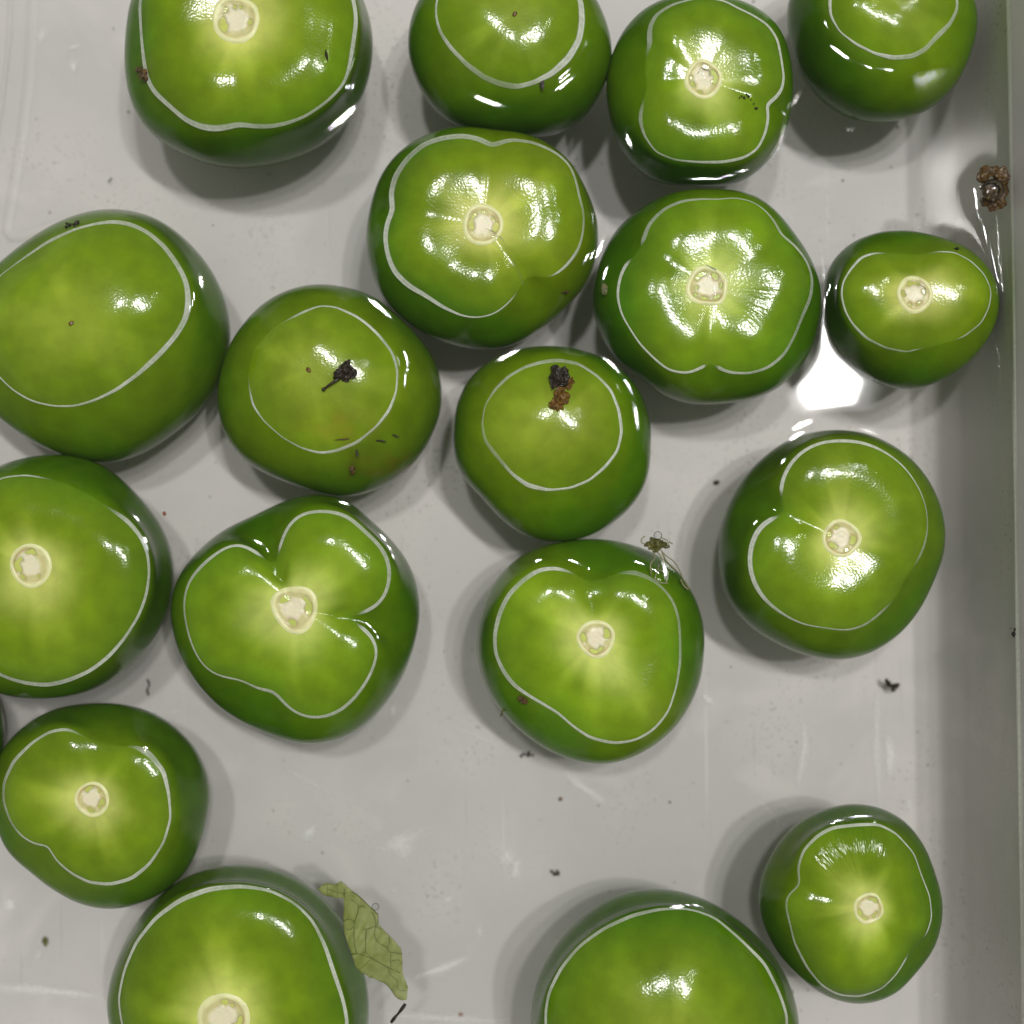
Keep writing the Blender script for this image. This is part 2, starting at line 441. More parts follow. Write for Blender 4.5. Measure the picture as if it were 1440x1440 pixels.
fruit_data('f6', (989, 112), 'scar', 25,
 [(915,62),(913,41),(922,22),(945,7),(971,0),(990,-3),(1020,2),(1035,11),(1057,21),(1080,36),(1093,56),(1098,82),(1102,109),(1099,127),(1087,141),(1077,146),(1080,165),(1076,187),(1065,210),(1046,222),(1016,228),(982,228),(949,225),(922,214),(906,191),(900,169),(903,150),(910,120),(907,97),(909,78)],
 [(857,86),(851,124),(855,161),(866,202),(885,232),(911,255),(937,262),(975,264),(1010,264),(1042,259),(1069,240),(1091,214),(1106,184),(1114,142),(1113,101),(1106,64),(1091,34),(1069,15),(1042,2),(1012,-4),(975,-4),(937,-1),(900,17),(874,45)],
 gaps=(((906,110),36),), label='lobed tomatillo near the top with black specks to the right of its stem scar', sheen=.95)
fruit_data('f7', (998, 402), 'scar', 27,
 [(1000,508),(1009,517),(1027,524),(1054,525),(1080,517),(1102,499),(1117,472),(1127,446),(1140,416),(1142,390),(1134,367),(1117,345),(1097,330),(1091,315),(1076,296),(1057,283),(1031,278),(1012,281),(990,280),(960,283),(934,294),(913,315),(904,341),(896,356),(881,371),(872,390),(868,416),(874,442),(885,461),(900,484),(922,506),(941,521),(967,525),(990,515)],
 [(832,409),(840,375),(853,345),(866,322),(892,300),(922,281),(952,270),(994,267),(1031,269),(1065,279),(1091,300),(1114,326),(1132,356),(1147,390),(1153,420),(1151,450),(1140,495),(1125,517),(1099,544),(1065,561),(1024,568),(975,571),(945,564),(919,551),(900,529),(866,510),(847,480),(832,442)],
 gaps=(((895,356),14),((1000,512),8)), label='ribbed tomatillo whose stem scar holds a drop of water with a curved glint', wr=(((1085,430),60,.14),), sheen=.8)
fruit_data('f8', (1245, -5), 'blossom', 5,
 [(1167,0),(1168,22),(1181,45),(1204,62),(1230,75),(1256,81),(1282,79),(1301,69),(1316,52),(1335,34),(1345,15),(1346,0),(1335,-30),(1300,-50),(1250,-58),(1200,-48),(1172,-25)],
 [(1107,0),(1105,30),(1112,75),(1121,105),(1140,131),(1170,157),(1200,172),(1237,175),(1275,169),(1309,154),(1339,127),(1357,94),(1371,52),(1372,19),(1365,0),(1350,-35),(1310,-75),(1240,-92),(1170,-75),(1125,-40)],
 label='tomatillo cut by the top edge in the upper right corner', tone=.15, sheen=1.0)
fruit_data('f9', (1286, 414), 'scar', 24,
 [(1230,356),(1211,362),(1196,379),(1185,397),(1183,416),(1189,439),(1200,457),(1219,476),(1245,489),(1275,495),(1290,491),(1324,484),(1354,474),(1380,454),(1391,431),(1394,409),(1384,386),(1365,367),(1342,355),(1320,354),(1297,358),(1262,357)],
 [(1159,386),(1174,360),(1200,339),(1237,326),(1275,324),(1309,330),(1342,341),(1369,356),(1391,382),(1402,412),(1402,442),(1391,472),(1372,499),(1357,514),(1331,532),(1297,546),(1267,549),(1237,542),(1211,529),(1186,506),(1166,480),(1157,442)],
 dd=.0036, gaps=(((1275,352),34),((1322,490),26)), label='small oval tomatillo beside the right wall of the tub', sheen=.5)
fruit_data('f10', (778, 575), 'none', 5,
 [(765,509),(787,507),(814,512),(840,529),(859,549),(870,577),(874,607),(868,634),(851,656),(829,675),(802,686),(772,689),(742,682),(720,666),(699,641),(682,619),(678,596),(682,570),(697,547),(716,529),(739,516)],
 [(639,600),(641,570),(652,544),(675,517),(705,499),(742,489),(776,487),(810,491),(844,502),(874,521),(896,544),(909,574),(915,600),(914,630),(913,660),(904,690),(881,720),(847,746),(814,759),(780,762),(750,759),(720,744),(694,720),(675,697),(652,675),(641,649),(637,622)],
 label='tomatillo in the middle with a charred brown blossom stuck on its top', tone=.05, sheen=.9)
fruit_data('f11', (44, 795), 'scar', 28,
 [(161,720),(180,733),(199,756),(208,780),(210,806),(206,836),(195,866),(176,896),(154,922),(127,943),(97,956),(67,963),(37,960),(15,954),(0,948),(-40,920),(-65,870),(-70,800),(-55,730),(-20,690),(0,672),(38,668),(90,678),(130,698)],
 [(0,655),(30,645),(67,639),(105,639),(135,647),(161,662),(187,686),(210,709),(232,739),(244,769),(249,802),(247,836),(236,870),(217,904),(191,934),(161,956),(131,971),(97,979),(67,982),(34,981),(0,975),(-45,950),(-85,890),(-95,810),(-80,735),(-45,680)],
 gaps=(((112,690),48),), label='tomatillo cut by the left edge with its round stem scar showing, under the oval one', tone=.15, sheen=1.0)
fruit_data('f12', (415, 856), 'scar', 31,
 [(383,800),(367,786),(356,769),(337,764),(315,771),(289,791),(266,816),(258,847),(262,877),(270,907),(285,936),(307,951),(337,954),(352,962),(366,970),(388,969),(400,990),(420,1005),(445,1010),(475,1002),(500,980),(520,950),(531,920),(527,900),(517,885),(499,877),(476,868),(512,861),(529,855),(542,836),(548,814),(546,787),(532,765),(510,746),(491,727),(469,720),(450,719),(424,722),(405,739),(397,757),(396,772)],
 [(243,862),(246,829),(259,799),(285,769),(319,742),(356,726),(390,709),(424,696),(457,693),(491,702),(517,727),(544,750),(570,780),(585,810),(592,844),(591,877),(583,907),(574,937),(559,965),(550,980),(520,1015),(485,1037),(440,1046),(400,1040),(350,1020),(310,995),(285,965),(260,930),(250,900)],
 wsm=2.6, gaps=(((384,792),17),((487,869),19)), label='tomatillo with three strongly separate lobes around a large round stem scar', sheen=.95)
fruit_data('f13', (838, 898), 'scar', 25,
 [(801,804),(780,799),(757,802),(735,817),(716,836),(703,862),(696,892),(697,919),(709,945),(724,964),(746,979),(765,990),(785,1002),(805,1020),(830,1037),(865,1045),(895,1040),(920,1025),(940,1000),(951,965),(956,930),(956,895),(954,870),(947,847),(934,829),(915,814),(892,805),(870,806),(848,814),(828,818)],
 [(669,911),(671,877),(679,847),(694,817),(720,789),(750,771),(787,761),(825,757),(862,759),(900,769),(934,784),(960,810),(979,844),(989,877),(990,900),(989,920),(985,955),(970,990),(950,1020),(920,1045),(885,1065),(850,1074),(810,1070),(770,1055),(735,1030),(715,1012),(690,980),(675,945)],
 gaps=(((838,815),36),), label='tomatillo with a scrap of lacy brown husk at its upper right rim', tone=.12, sheen=1.05)
fruit_data('f14', (1183, 757), 'scar', 25,
 [(1098,699),(1099,679),(1110,654),(1129,634),(1155,622),(1185,620),(1215,623),(1245,636),(1271,656),(1292,686),(1303,716),(1304,750),(1296,776),(1279,806),(1260,840),(1237,862),(1215,880),(1189,887),(1159,882),(1129,878),(1102,864),(1076,844),(1061,821),(1054,795),(1056,769),(1065,746),(1078,733),(1091,728),(1106,724)],
 [(1008,769),(1012,735),(1027,697),(1046,667),(1069,645),(1099,622),(1132,609),(1170,604),(1207,607),(1241,619),(1275,641),(1301,671),(1320,709),(1328,746),(1326,780),(1312,817),(1294,855),(1267,889),(1237,911),(1207,924),(1177,928),(1140,924),(1102,911),(1061,889),(1035,866),(1016,836),(1009,802)],
 wsm=2.8, gaps=(((1102,712),17),((1271,822),30)), label='tomatillo standing alone at the right with one notch in its left side', tone=.25, sheen=.85)
fruit_data('f15', (130, 1124), 'scar', 23,
 [(117,1035),(95,1025),(70,1029),(45,1045),(20,1070),(6,1100),(5,1125),(15,1155),(30,1175),(50,1187),(67,1188),(80,1210),(100,1227),(125,1240),(155,1243),(185,1235),(210,1215),(230,1185),(240,1150),(237,1115),(230,1085),(210,1060),(190,1050),(165,1050),(138,1046)],
 [(0,1060),(10,1045),(40,1015),(75,997),(115,989),(165,987),(205,995),(240,1012),(275,1045),(295,1085),(299,1120),(292,1155),(280,1195),(260,1230),(230,1255),(190,1272),(155,1277),(115,1270),(75,1250),(40,1225),(10,1195),(-2,1160),(-5,1110)],
 gaps=(((150,1042),38),), label='tomatillo at the lower left with a small stem scar and a dark smooth right flank', tone=.2, sheen=1.0)
fruit_data('f16', (315, 1432), 'scar', 34,
 [(172,1440),(167,1405),(175,1365),(192,1325),(220,1290),(255,1265),(295,1250),(340,1246),(380,1252),(415,1270),(440,1295),(457,1330),(470,1370),(482,1405),(489,1440),(475,1490),(430,1530),(360,1550),(290,1545),(220,1515),(185,1475)],
 [(155,1440),(151,1405),(160,1365),(180,1315),(210,1270),(250,1235),(295,1215),(340,1210),(385,1215),(430,1235),(465,1265),(495,1305),(510,1350),(520,1390),(520,1440),(505,1500),(465,1550),(400,1580),(330,1588),(260,1572),(200,1535),(168,1490)],
 label='large tomatillo cut by the bottom edge, torn husk at its right side', sheen=.95)
fruit_data('f17', (938, 1440), 'none', 5,
 [(767,1425),(772,1395),(790,1360),(815,1330),(850,1305),(890,1287),(930,1278),(970,1278),(1005,1290),(1040,1320),(1075,1355),(1095,1395),(1107,1430),(1100,1490),(1060,1545),(1000,1575),(930,1582),(860,1565),(800,1520),(770,1470)],
 [(745,1430),(750,1385),(770,1340),(800,1300),(840,1265),(880,1247),(925,1244),(965,1250),(1005,1267),(1045,1295),(1080,1330),(1105,1370),(1120,1415),(1122,1440),(1115,1500),(1080,1560),(1010,1605),(930,1618),(850,1600),(785,1555),(752,1495)],
 label='large smooth tomatillo cut by the bottom edge, no stem scar in view', tone=.05, sheen=.85)
fruit_data('f18', (1221, 1277), 'scar', 20,
 [(1235,1159),(1260,1172),(1285,1200),(1295,1230),(1307,1260),(1310,1290),(1302,1315),(1280,1333),(1275,1345),(1260,1370),(1240,1390),(1210,1401),(1180,1399),(1155,1385),(1135,1360),(1117,1325),(1110,1295),(1105,1275),(1107,1260),(1125,1244),(1122,1220),(1130,1195),(1150,1175),(1170,1164),(1205,1160)],
 [(1063,1260),(1070,1225),(1090,1185),(1120,1152),(1160,1134),(1200,1127),(1240,1134),(1275,1155),(1300,1190),(1317,1235),(1326,1270),(1322,1310),(1310,1345),(1285,1375),(1260,1400),(1220,1411),(1185,1407),(1145,1390),(1115,1365),(1090,1335),(1070,1295)],
 gaps=(((1288,1330),18),), label='small tomatillo in the lower right corner with a wrinkled glossy shoulder above its scar', wr=(((1195,1195),62,1.6),), sheen=.6)
ang = np.linspace(0, 2 * np.pi, 20, endpoint=False)
fruit_data('f19', (-115, 1030), 'none', 5,
 [(-111 + 92 * math.cos(a), 1030 + 92 * math.sin(a)) for a in ang], [(-111 + 121 * math.cos(a), 1030 + 121 * math.sin(a)) for a in ang],
 label='tomatillo showing only a dark sliver at the left edge', sheen=.8)

NT = 192
TH = np.arange(NT) / NT * 2 * np.pi
WATER_SRC = []                   # (centre, radius per angle, contour) for the water surface
FRV = {}                         # fruit vertices (world) for laying things on the skin

def area_centroid(P):
    P = np.asarray(P); Q = np.roll(P, -1, 0)
    cr = P[:, 0] * Q[:, 1] - Q[:, 0] * P[:, 1]
    return np.stack([((P[:, 0] + Q[:, 0]) * cr).sum(), ((P[:, 1] + Q[:, 1]) * cr).sum()]) / (3 * cr.sum())

def build_fruit(key, d):
    r = np.random.default_rng(sum(map(ord, key)) * 31)
    Wp = np.array([W3(x, y, HM)[:2] for x, y in d['W']])
    cW = area_centroid(Wp)
    if d['kind'] == 'scar': cW = .5 * cW + .5 * W3(*d['scar'], .004)[:2]
    rW = gsm(polar(Wp, cW, TH), d['wsm'])
    ze = .012
    for _ in range(3):
        k = (H + ze) / H * PX
        Sp = np.array([((x - 720) * k, (720 - y) * k) for x, y in d['S']])
        cS = area_centroid(Sp)
        rho = np.linalg.norm(cS); tan = rho / (H + ze)
        e = cS / (rho + 1e-9)
        off = Sp - cS
        rad = off @ e
        sh = 1 / math.sqrt(1 + (d['c'] * tan) ** 2)
        off = off + np.outer(rad * (sh - 1), e)
        rS = gsm(polar(off, np.zeros(2), TH), 3.0)
        q0 = np.clip(np.mean(rW) / np.mean(rS), .60, .88)
        R = rS.mean(); c = d['c'] * R
        ze = c * math.sqrt(1 - q0 ** 2) - HM
    c2 = min(.80 * R, DEPTH - .0012 - ze)
    dimple = d['dd'] if d['dd'] is not None else {'scar': .0078 * R / .026, 'blossom': .0007, 'none': 0.0}[d['kind']]
    sg = .62 if d['kind'] == 'scar' else .25
    apex = c - ze
    zs = apex - dimple * (1 - math.exp(-(q0 / sg) ** 2))
    sc = W3(*d['scar'], zs)[:2]
    if d['kind'] == 'none': sc = cW
    # notches of the waterline deepen into grooves
    rWs = gsm(rW, 10)
    notch = np.clip((rWs - rW) / rWs - .01, 0, .5)
    lob = gsm((rW - gsm(rW, 22)) / rW.mean(), 3.5)
    A = np.concatenate([np.linspace(0, .30, 9)[:-1], np.linspace(.30, math.pi / 2, 40)])
    U = np.sin(A)
    V, UV, COLR = [], [], []
    # monotone radius 0 -> rW at q0 -> rS at 1
    d0 = rW / q0; d1 = (rS - rW) / (1 - q0)
    d1 = np.maximum(d1, .05 * d0)
    w1, w2 = 2 * (1 - q0) + q0, (1 - q0) + 2 * q0
    mid = (w1 + w2) / (w1 / d0 + w2 / d1)
    s0 = np.clip(gsm(rW, 22) / q0, .2 * d0, 2.6 * d0)
    s1 = np.clip(d1 * .9, 0, 3 * d1)
    def herm(t, h, y0, y1, m0, m1):
        return y0 * (2*t**3 - 3*t*t + 1) + h * m0 * (t**3 - 2*t*t + t) + y1 * (-2*t**3 + 3*t*t) + h * m1 * (t**3 - t*t)
    base_noise = noise1(TH, range(2, 7), r) * .012
    for u, a in zip(U, A):
        if u <= q0:
            rad = herm(u / q0, q0, 0, rW, s0, mid); f = u / q0
            cen = sc * (1 - f) ** 2 + 2 * f * (1 - f) * (.5 * (sc + cW)) + cW * f * f
            g = math.sin(math.pi * f) * min(1, 1.5 * f)
            rad = rad * f ** .6 + (1 - f ** .6) * np.minimum(gsm(rad, 9), rad * 1.25)
        else:
            rad = herm((u - q0) / (1 - q0), 1 - q0, rW, rS, mid, s1); f = (u - q0) / (1 - q0)
            fs = f * f * (3 - 2 * f)
            cen = cW * (1 - fs) + cS * fs; g = 0
        z = -ze + c * math.sqrt(max(0, 1 - u * u)) - dimple * (math.exp(-(u / sg) ** 2) - math.exp(-(q0 / sg) ** 2) * min(1, (1 - u) / (1 - q0)))
        z = z + g * (.0030 * lob * 2 - .0012 * notch) * (1 if d['kind'] == 'scar' else .5)
        V.append(np.stack([cen[0] + rad * np.cos(TH), cen[1] + rad * np.sin(TH), np.full(NT, 0.0) + z], 1))
    for a in np.linspace(math.pi / 2, math.pi, 24)[1:]:
        u = math.sin(a)
        V.append(np.stack([cS[0] + rS * u * np.cos(TH), cS[1] + rS * u * np.sin(TH), np.full(NT, -ze + c2 * math.cos(a))], 1))
    nr = len(V)
    # pigment
    Ua = np.concatenate([U, 2 - np.sin(np.linspace(math.pi / 2, math.pi, 24)[1:])])
    t = d['tone']
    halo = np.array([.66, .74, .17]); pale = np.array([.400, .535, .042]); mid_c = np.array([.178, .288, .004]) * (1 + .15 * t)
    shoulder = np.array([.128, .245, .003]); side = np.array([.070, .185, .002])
    yl = np.array([.27, .34, .03])
    vein = noise1(TH, range(2, 10), r); vein = ss(-.2, 1.6, vein / (vein.std() + 1e-9))
    haze = noise1(TH, range(1, 5), r)
    P = np.concatenate(V)
    mot = (noise3(P, 260, r) * .8 + noise3(P, 700, r) * .4).reshape(nr, NT)
    pig = np.zeros((nr, NT, 3))
    for i in range(nr):
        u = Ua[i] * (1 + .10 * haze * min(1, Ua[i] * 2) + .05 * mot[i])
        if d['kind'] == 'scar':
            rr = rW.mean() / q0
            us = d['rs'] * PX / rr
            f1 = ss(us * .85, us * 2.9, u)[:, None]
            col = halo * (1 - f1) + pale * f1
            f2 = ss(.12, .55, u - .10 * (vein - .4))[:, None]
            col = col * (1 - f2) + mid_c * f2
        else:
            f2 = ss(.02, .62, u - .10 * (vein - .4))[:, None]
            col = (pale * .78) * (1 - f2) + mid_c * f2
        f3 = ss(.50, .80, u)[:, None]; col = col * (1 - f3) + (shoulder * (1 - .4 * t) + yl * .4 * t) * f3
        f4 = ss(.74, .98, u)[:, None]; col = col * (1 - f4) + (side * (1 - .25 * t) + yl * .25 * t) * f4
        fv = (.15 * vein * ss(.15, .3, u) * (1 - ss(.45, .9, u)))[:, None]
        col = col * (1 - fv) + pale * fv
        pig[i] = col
    pig = pig * (1 + .085 * mot[..., None]) * (1 + .04 * r.normal()) * np.array([1 + .03 * r.normal(), 1, 1])
    pp = to_px(np.concatenate(V))
    for (sx, sy, rx, ry, colr, amt) in d['stain']:
        e2 = ((pp[:, 0] - sx) / rx) ** 2 + ((pp[:, 1] - sy) / ry) ** 2
        g2 = (amt * np.exp(-e2) * (.8 + .35 * noise3(P, 1500, r))).clip(0, 1).reshape(nr, NT)
        g2[len(U) + 6:] = 0
        pig = pig * (1 - g2[..., None]) + np.array(colr) * g2[..., None]
    Fc = grid_faces(nr, NT)
    Vf = np.concatenate(V)
    o0 = np.array([cS[0], cS[1], -ze])
    me = bpy.data.meshes.new('tomatillo')
    me.from_pydata((Vf - o0).tolist(), [], Fc)
    me.polygons.foreach_set('use_smooth', [True] * len(me.polygons))
    # uv (angle, latitude)
    uvl = me.uv_layers.new(name='UVMap')
    idx = np.zeros(len(me.loops), np.int32); me.loops.foreach_get('vertex_index', idx)
    uu = (idx % NT) / NT; vv = (idx // NT) / nr
    # seam: last column wraps
    q = idx.reshape(-1, 4)
    ucol = (q % NT).astype(float)
    seam = (ucol.max(1) - ucol.min(1)) > NT / 2
    ucol[seam] = np.where(ucol[seam] < NT / 2, ucol[seam] + NT, ucol[seam])
    uvl.data.foreach_set('uv', np.stack([ucol.ravel() / NT, vv], 1).astype(np.float32).ravel())
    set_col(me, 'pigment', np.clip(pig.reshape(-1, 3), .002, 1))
    wr = np.full(nr * NT, .003 if d['kind'] == 'scar' else 0.0)
    ppx = to_px(Vf)
    for (cx, rad, amp) in d['wr']:
        dd_ = np.hypot(ppx[:, 0] - cx[0], ppx[:, 1] - cx[1])
        wr += amp * (1 - ss(rad * .45, rad, dd_))
    wetv = 1 - ss(HM - .0012, HM + .0004, Vf[:, 2])
    set_col(me, 'wet', np.stack([wetv] * 3, 1))
    set_col(me, 'wrinkle', np.stack([wr] * 3, 1))
    me.update()
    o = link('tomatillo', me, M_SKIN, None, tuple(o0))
    tag(o, d['label'], 'tomatillo', 'tomatillos floating in the tub')
    ntop = len(U) * NT
    FRV[key] = (o, Vf[:ntop], ppx[:ntop])
    con = np.stack([cW[0] + rW * np.cos(TH), cW[1] + rW * np.sin(TH)], 1)
    WATER_SRC.append((cW, rW, con))
    # ---- stem scar
    if d['kind'] == 'scar':
        n_r, n_t = 16, 72
        rs = d['rs'] * PX
        t2 = np.arange(n_t) / n_t * 2 * np.pi
        wob = 1 + .05 * noise1(t2, (2, 3, 4), r) + (.07 * noise1(t2, (1, 2, 3), r) if key in ('f9', 'f7') else 0)
        tan = r.uniform(.15, .75); co = r.uniform(-.12, .12, 2); irr = 1 + .10 * noise1(t2, (1, 2, 3, 5, 7), r)
        pits = [(r.uniform(0, 6.28), r.uniform(.54, .74), r.uniform(.08, .15), r.uniform(.13, .36), r.random()) for _ in range(9)]
        VV, CC = [], []
        cen = sc
        Vt = Vf[:ntop]
        for i in range(n_r):
            f = i / (n_r - 1) * 1.12
            x = cen[0] + f * rs * wob * np.cos(t2); y = cen[1] + f * rs * wob * np.sin(t2)
            # height of the skin under this ring
            near = ((Vt[:, 0] - cen[0]) ** 2 + (Vt[:, 1] - cen[1]) ** 2) < (rs * 2.2) ** 2
            Vn = Vt[near]
            dist = (x[:, None] - Vn[None, :, 0]) ** 2 + (y[:, None] - Vn[None, :, 1]) ** 2
            kk = np.argpartition(dist, 3, axis=1)[:, :4]
            ww = 1 / (np.take_along_axis(dist, kk, 1) + 1e-9)
            zz = (Vn[kk, 2] * ww).sum(1) / ww.sum(1)
            rim = .00022 * np.exp(-((f - .93) / .075) ** 2)
            core = .00010 * (1 - ss(.45, .62, f)); edge = -.00030 * ss(1.0, 1.12, f)
            h = np.full(n_t, rim + core + edge + .00014)
            flesh = np.array([.92, .86, .60]); rimc = np.array([.90, .90, .46]); mid2 = np.array([.70, .66, .30])
            fi = f * irr + co[0] * np.cos(t2) + co[1] * np.sin(t2)
            w1_ = ss(.46, .64, fi)[:, None]; w2_ = ss(.78, .88, f * (.5 + .5 * irr))[:, None]
            col = flesh * (1 - w1_) + mid2 * w1_
            col = col * (1 - w2_) + rimc * w2_
            tr_ = (tan * np.exp(-((f - .83) / .045) ** 2) * (.5 + .5 * np.cos(t2 - co[0] * 40)))[:, None]
            col = col * (1 - tr_) + np.array([.50, .30, .10]) * tr_
            col = col * (1 + .05 * min(1, f) * noise1(t2, range(3, 14), r))[:, None]
            for (pa, pf, pw, pl, pc) in pits:
                dt = np.abs((t2 - pa + np.pi) % (2 * np.pi) - np.pi)
                g = np.exp(-(dt / pl) ** 2 - ((f - pf) / pw) ** 2)
                h -= .00030 * g
                cc = np.array([.17, .19, .012]) if pc < .55 else (np.array([.30, .12, .03]) if pc < .85 else np.array([.50, .45, .14]))
                gg = np.clip(g * 1.05, 0, .92)[:, None] * .85
                col = col * (1 - gg) + cc * gg
            VV.append(np.stack([x, y, zz + h], 1)); CC.append(col)
        o1 = np.array([cen[0], cen[1], zs])
        sm = mesh_np('stem_scar', np.concatenate(VV) - o1, grid_faces(n_r, n_t))
        set_col(sm, 'pigment', np.clip(np.concatenate(CC), 0, 1))
        so = link('stem_scar', sm, M_SCAR, o, tuple(o1 - o0))
    elif d['kind'] == 'blossom':
        blob('blossom_scar', (*sc, zs + .0001), (.00055, .00055, .0003), M_AMBER, seed=int(r.integers(999)), parent=o, o0=o0, sub=2)
    # ---- pale meniscus light painted as a ribbon along the waterline
    T = np.roll(con, -1, 0) - np.roll(con, 1, 0); T /= np.linalg.norm(T, axis=1)[:, None]
    N = np.stack([T[:, 1], -T[:, 0]], 1)
    wv = (4.7 + 1.6 * noise1(TH, (1, 2, 3), r) + .6 * noise1(TH, range(5, 12), r)) * d['sheen']
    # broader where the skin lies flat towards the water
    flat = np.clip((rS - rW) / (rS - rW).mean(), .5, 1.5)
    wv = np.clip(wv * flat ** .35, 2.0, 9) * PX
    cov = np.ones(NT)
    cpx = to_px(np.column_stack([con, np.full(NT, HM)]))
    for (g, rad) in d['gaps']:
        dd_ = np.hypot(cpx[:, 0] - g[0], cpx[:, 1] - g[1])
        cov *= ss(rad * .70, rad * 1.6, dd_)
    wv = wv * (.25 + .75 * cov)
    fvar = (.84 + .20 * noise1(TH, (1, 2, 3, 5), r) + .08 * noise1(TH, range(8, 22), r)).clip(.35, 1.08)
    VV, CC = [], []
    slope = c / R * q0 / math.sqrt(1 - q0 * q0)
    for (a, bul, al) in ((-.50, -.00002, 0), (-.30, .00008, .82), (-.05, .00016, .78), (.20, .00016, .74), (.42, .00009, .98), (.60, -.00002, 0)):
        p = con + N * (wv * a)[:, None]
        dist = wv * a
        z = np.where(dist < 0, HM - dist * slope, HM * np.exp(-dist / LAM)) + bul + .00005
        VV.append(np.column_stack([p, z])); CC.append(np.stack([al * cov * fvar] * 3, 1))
    fm = mesh_np('waterline_sheen', np.concatenate(VV) - o0, grid_faces(6, NT))
    set_col(fm, 'cover', np.concatenate(CC))
    link('waterline_sheen', fm, M_MENISCUS, o)
    return o

def blob(name, P, size, mat, seed=0, parent=None, o0=None, sub=3, rough=.28, rot=0.0, freq=3.0):
    bm = bmesh.new()
    bmesh.ops.create_icosphere(bm, subdivisions=sub, radius=1)
    V = np.array([v.co for v in bm.verts])
    r = np.random.default_rng(seed)
    k = 1 + rough * noise3(V, freq, r, 10) * .6 + rough * .4 * noise3(V, freq * 2.6, r, 10)
    V = V * np.clip(k, .35, 1.9)[:, None] * np.array(size)
    c, s = math.cos(rot), math.sin(rot)
    V = np.stack([V[:, 0] * c - V[:, 1] * s, V[:, 0] * s + V[:, 1] * c, V[:, 2]], 1)
    for v, p in zip(bm.verts, V): v.co = p
    me = bpy.data.meshes.new(name); bm.to_mesh(me); bm.free()
    me.polygons.foreach_set('use_smooth', [True] * len(me.polygons))
    P = np.array(P, float)
    return link(name, me, mat, parent, tuple(P - (o0 if o0 is not None else 0)))

for k, d in FR_.items():
    FR_[k]['o'] = build_fruit(k, d)

def on_skin(key, px, py, lift=0.0):
    o, V, P = FRV[key]
    d = (P[:, 0] - px) ** 2 + (P[:, 1] - py) ** 2
    i = np.argsort(d)[:6]
    i = i[np.argmax(V[i, 2])]
    return np.array([*W3(px, py, V[i, 2])[:2], V[i, 2] + lift])

# ------------------------------------------------------------------ water surface with its menisci
def seg_dist(P, A):             # distance of points to closed polyline
    B = np.roll(A, -1, 0)
    best = np.full(len(P), 1e9)
    for a, b in zip(A, B):
        ab = b - a
        t = np.clip(((P - a) @ ab) / (ab @ ab + 1e-18), 0, 1)
        best = np.minimum(best, ((P - a - t[:, None] * ab) ** 2).sum(1))
    return np.sqrt(best)

step = .00052
gx = np.arange(-.134, .1215, step); gy = np.arange(-.134, .134, step)
GX, GY = np.meshgrid(gx, gy)
G = np.stack([GX.ravel(), GY.ravel()], 1)
hgt = np.zeros(len(G)); inside = np.zeros(len(G), bool)
for (cc, rw, con) in WATER_SRC:
    rmax = rw.max() + .016
    sel = np.where(((G - cc) ** 2).sum(1) < rmax ** 2)[0]
    if not len(sel): continue
    p = G[sel]; q = p - cc
    rad = np.hypot(q[:, 0], q[:, 1]); an = np.arctan2(q[:, 1], q[:, 0]) % (2 * np.pi)
    rr = np.interp(an, np.append(TH, 2 * np.pi), np.append(rw, rw[0]))
    ins = rad < rr
    dist = seg_dist(p, con)
    fade = 1 - ss(.012, .016, dist)
    hgt[sel] += np.where(ins, HM + np.minimum(dist, .002) * .25, HM * np.exp(-dist / LAM) * fade)
    inside[sel] |= ins & (dist > .0022)
# small floating things lift the water a little too
def drop_src(poly, hm, lam=.0016):
    A = np.array([W3(x, y)[:2] for x, y in poly])
    sel = np.where(((G - A.mean(0)) ** 2).sum(1) < .03 ** 2)[0]
    p = G[sel]; best = np.full(len(p), 1e9)
    for a, b in zip(A[:-1], A[1:]):
        ab = b - a; t = np.clip(((p - a) @ ab) / (ab @ ab + 1e-18), 0, 1)
        best = np.minimum(best, ((p - a - t[:, None] * ab) ** 2).sum(1))
    hgt[sel] += hm * np.exp(-np.maximum(np.sqrt(best) - .0006, 0) / lam)
drop_src([(1388, 262), (1402, 262), (1396, 285), (1388, 262)], .0009, .0018)
drop_src([(1398, 290), (1404, 350), (1410, 412)], .0010, .0013)
drop_src([(915, 765), (935, 765)], .0002)
drop_src([(925, 790), (940, 812)], .00015)
# the wall draws the water up as well
wx = (tub_c[0] + hx) / math.cos(TUB_ROT)
dw = (wx - GY.ravel() * math.tan(TUB_ROT)) - G[:, 0]
hgt += .00012 * np.exp(-np.maximum(dw, 0) / .0018)
r = np.random.default_rng(3)
hgt += 3.0e-6 * noise3(np.column_stack([G, 0 * G[:, 0]]), 140, r)
hgt = np.minimum(hgt, .0034)
ny, nx = GX.shape
keep = (~inside) & (dw > -.0004)
q = np.array(grid_faces(ny, nx, False))
q = q[keep[q].all(1)]
used = np.unique(q); remap = -np.ones(len(G), int); remap[used] = np.arange(len(used))
wm = mesh_np('water', np.column_stack([G, hgt])[used], remap[q].tolist())
wo = link('water', wm, M_WATER)
tag(wo, 'clear still water filling the tub around the tomatillos', None, None, 'structure')

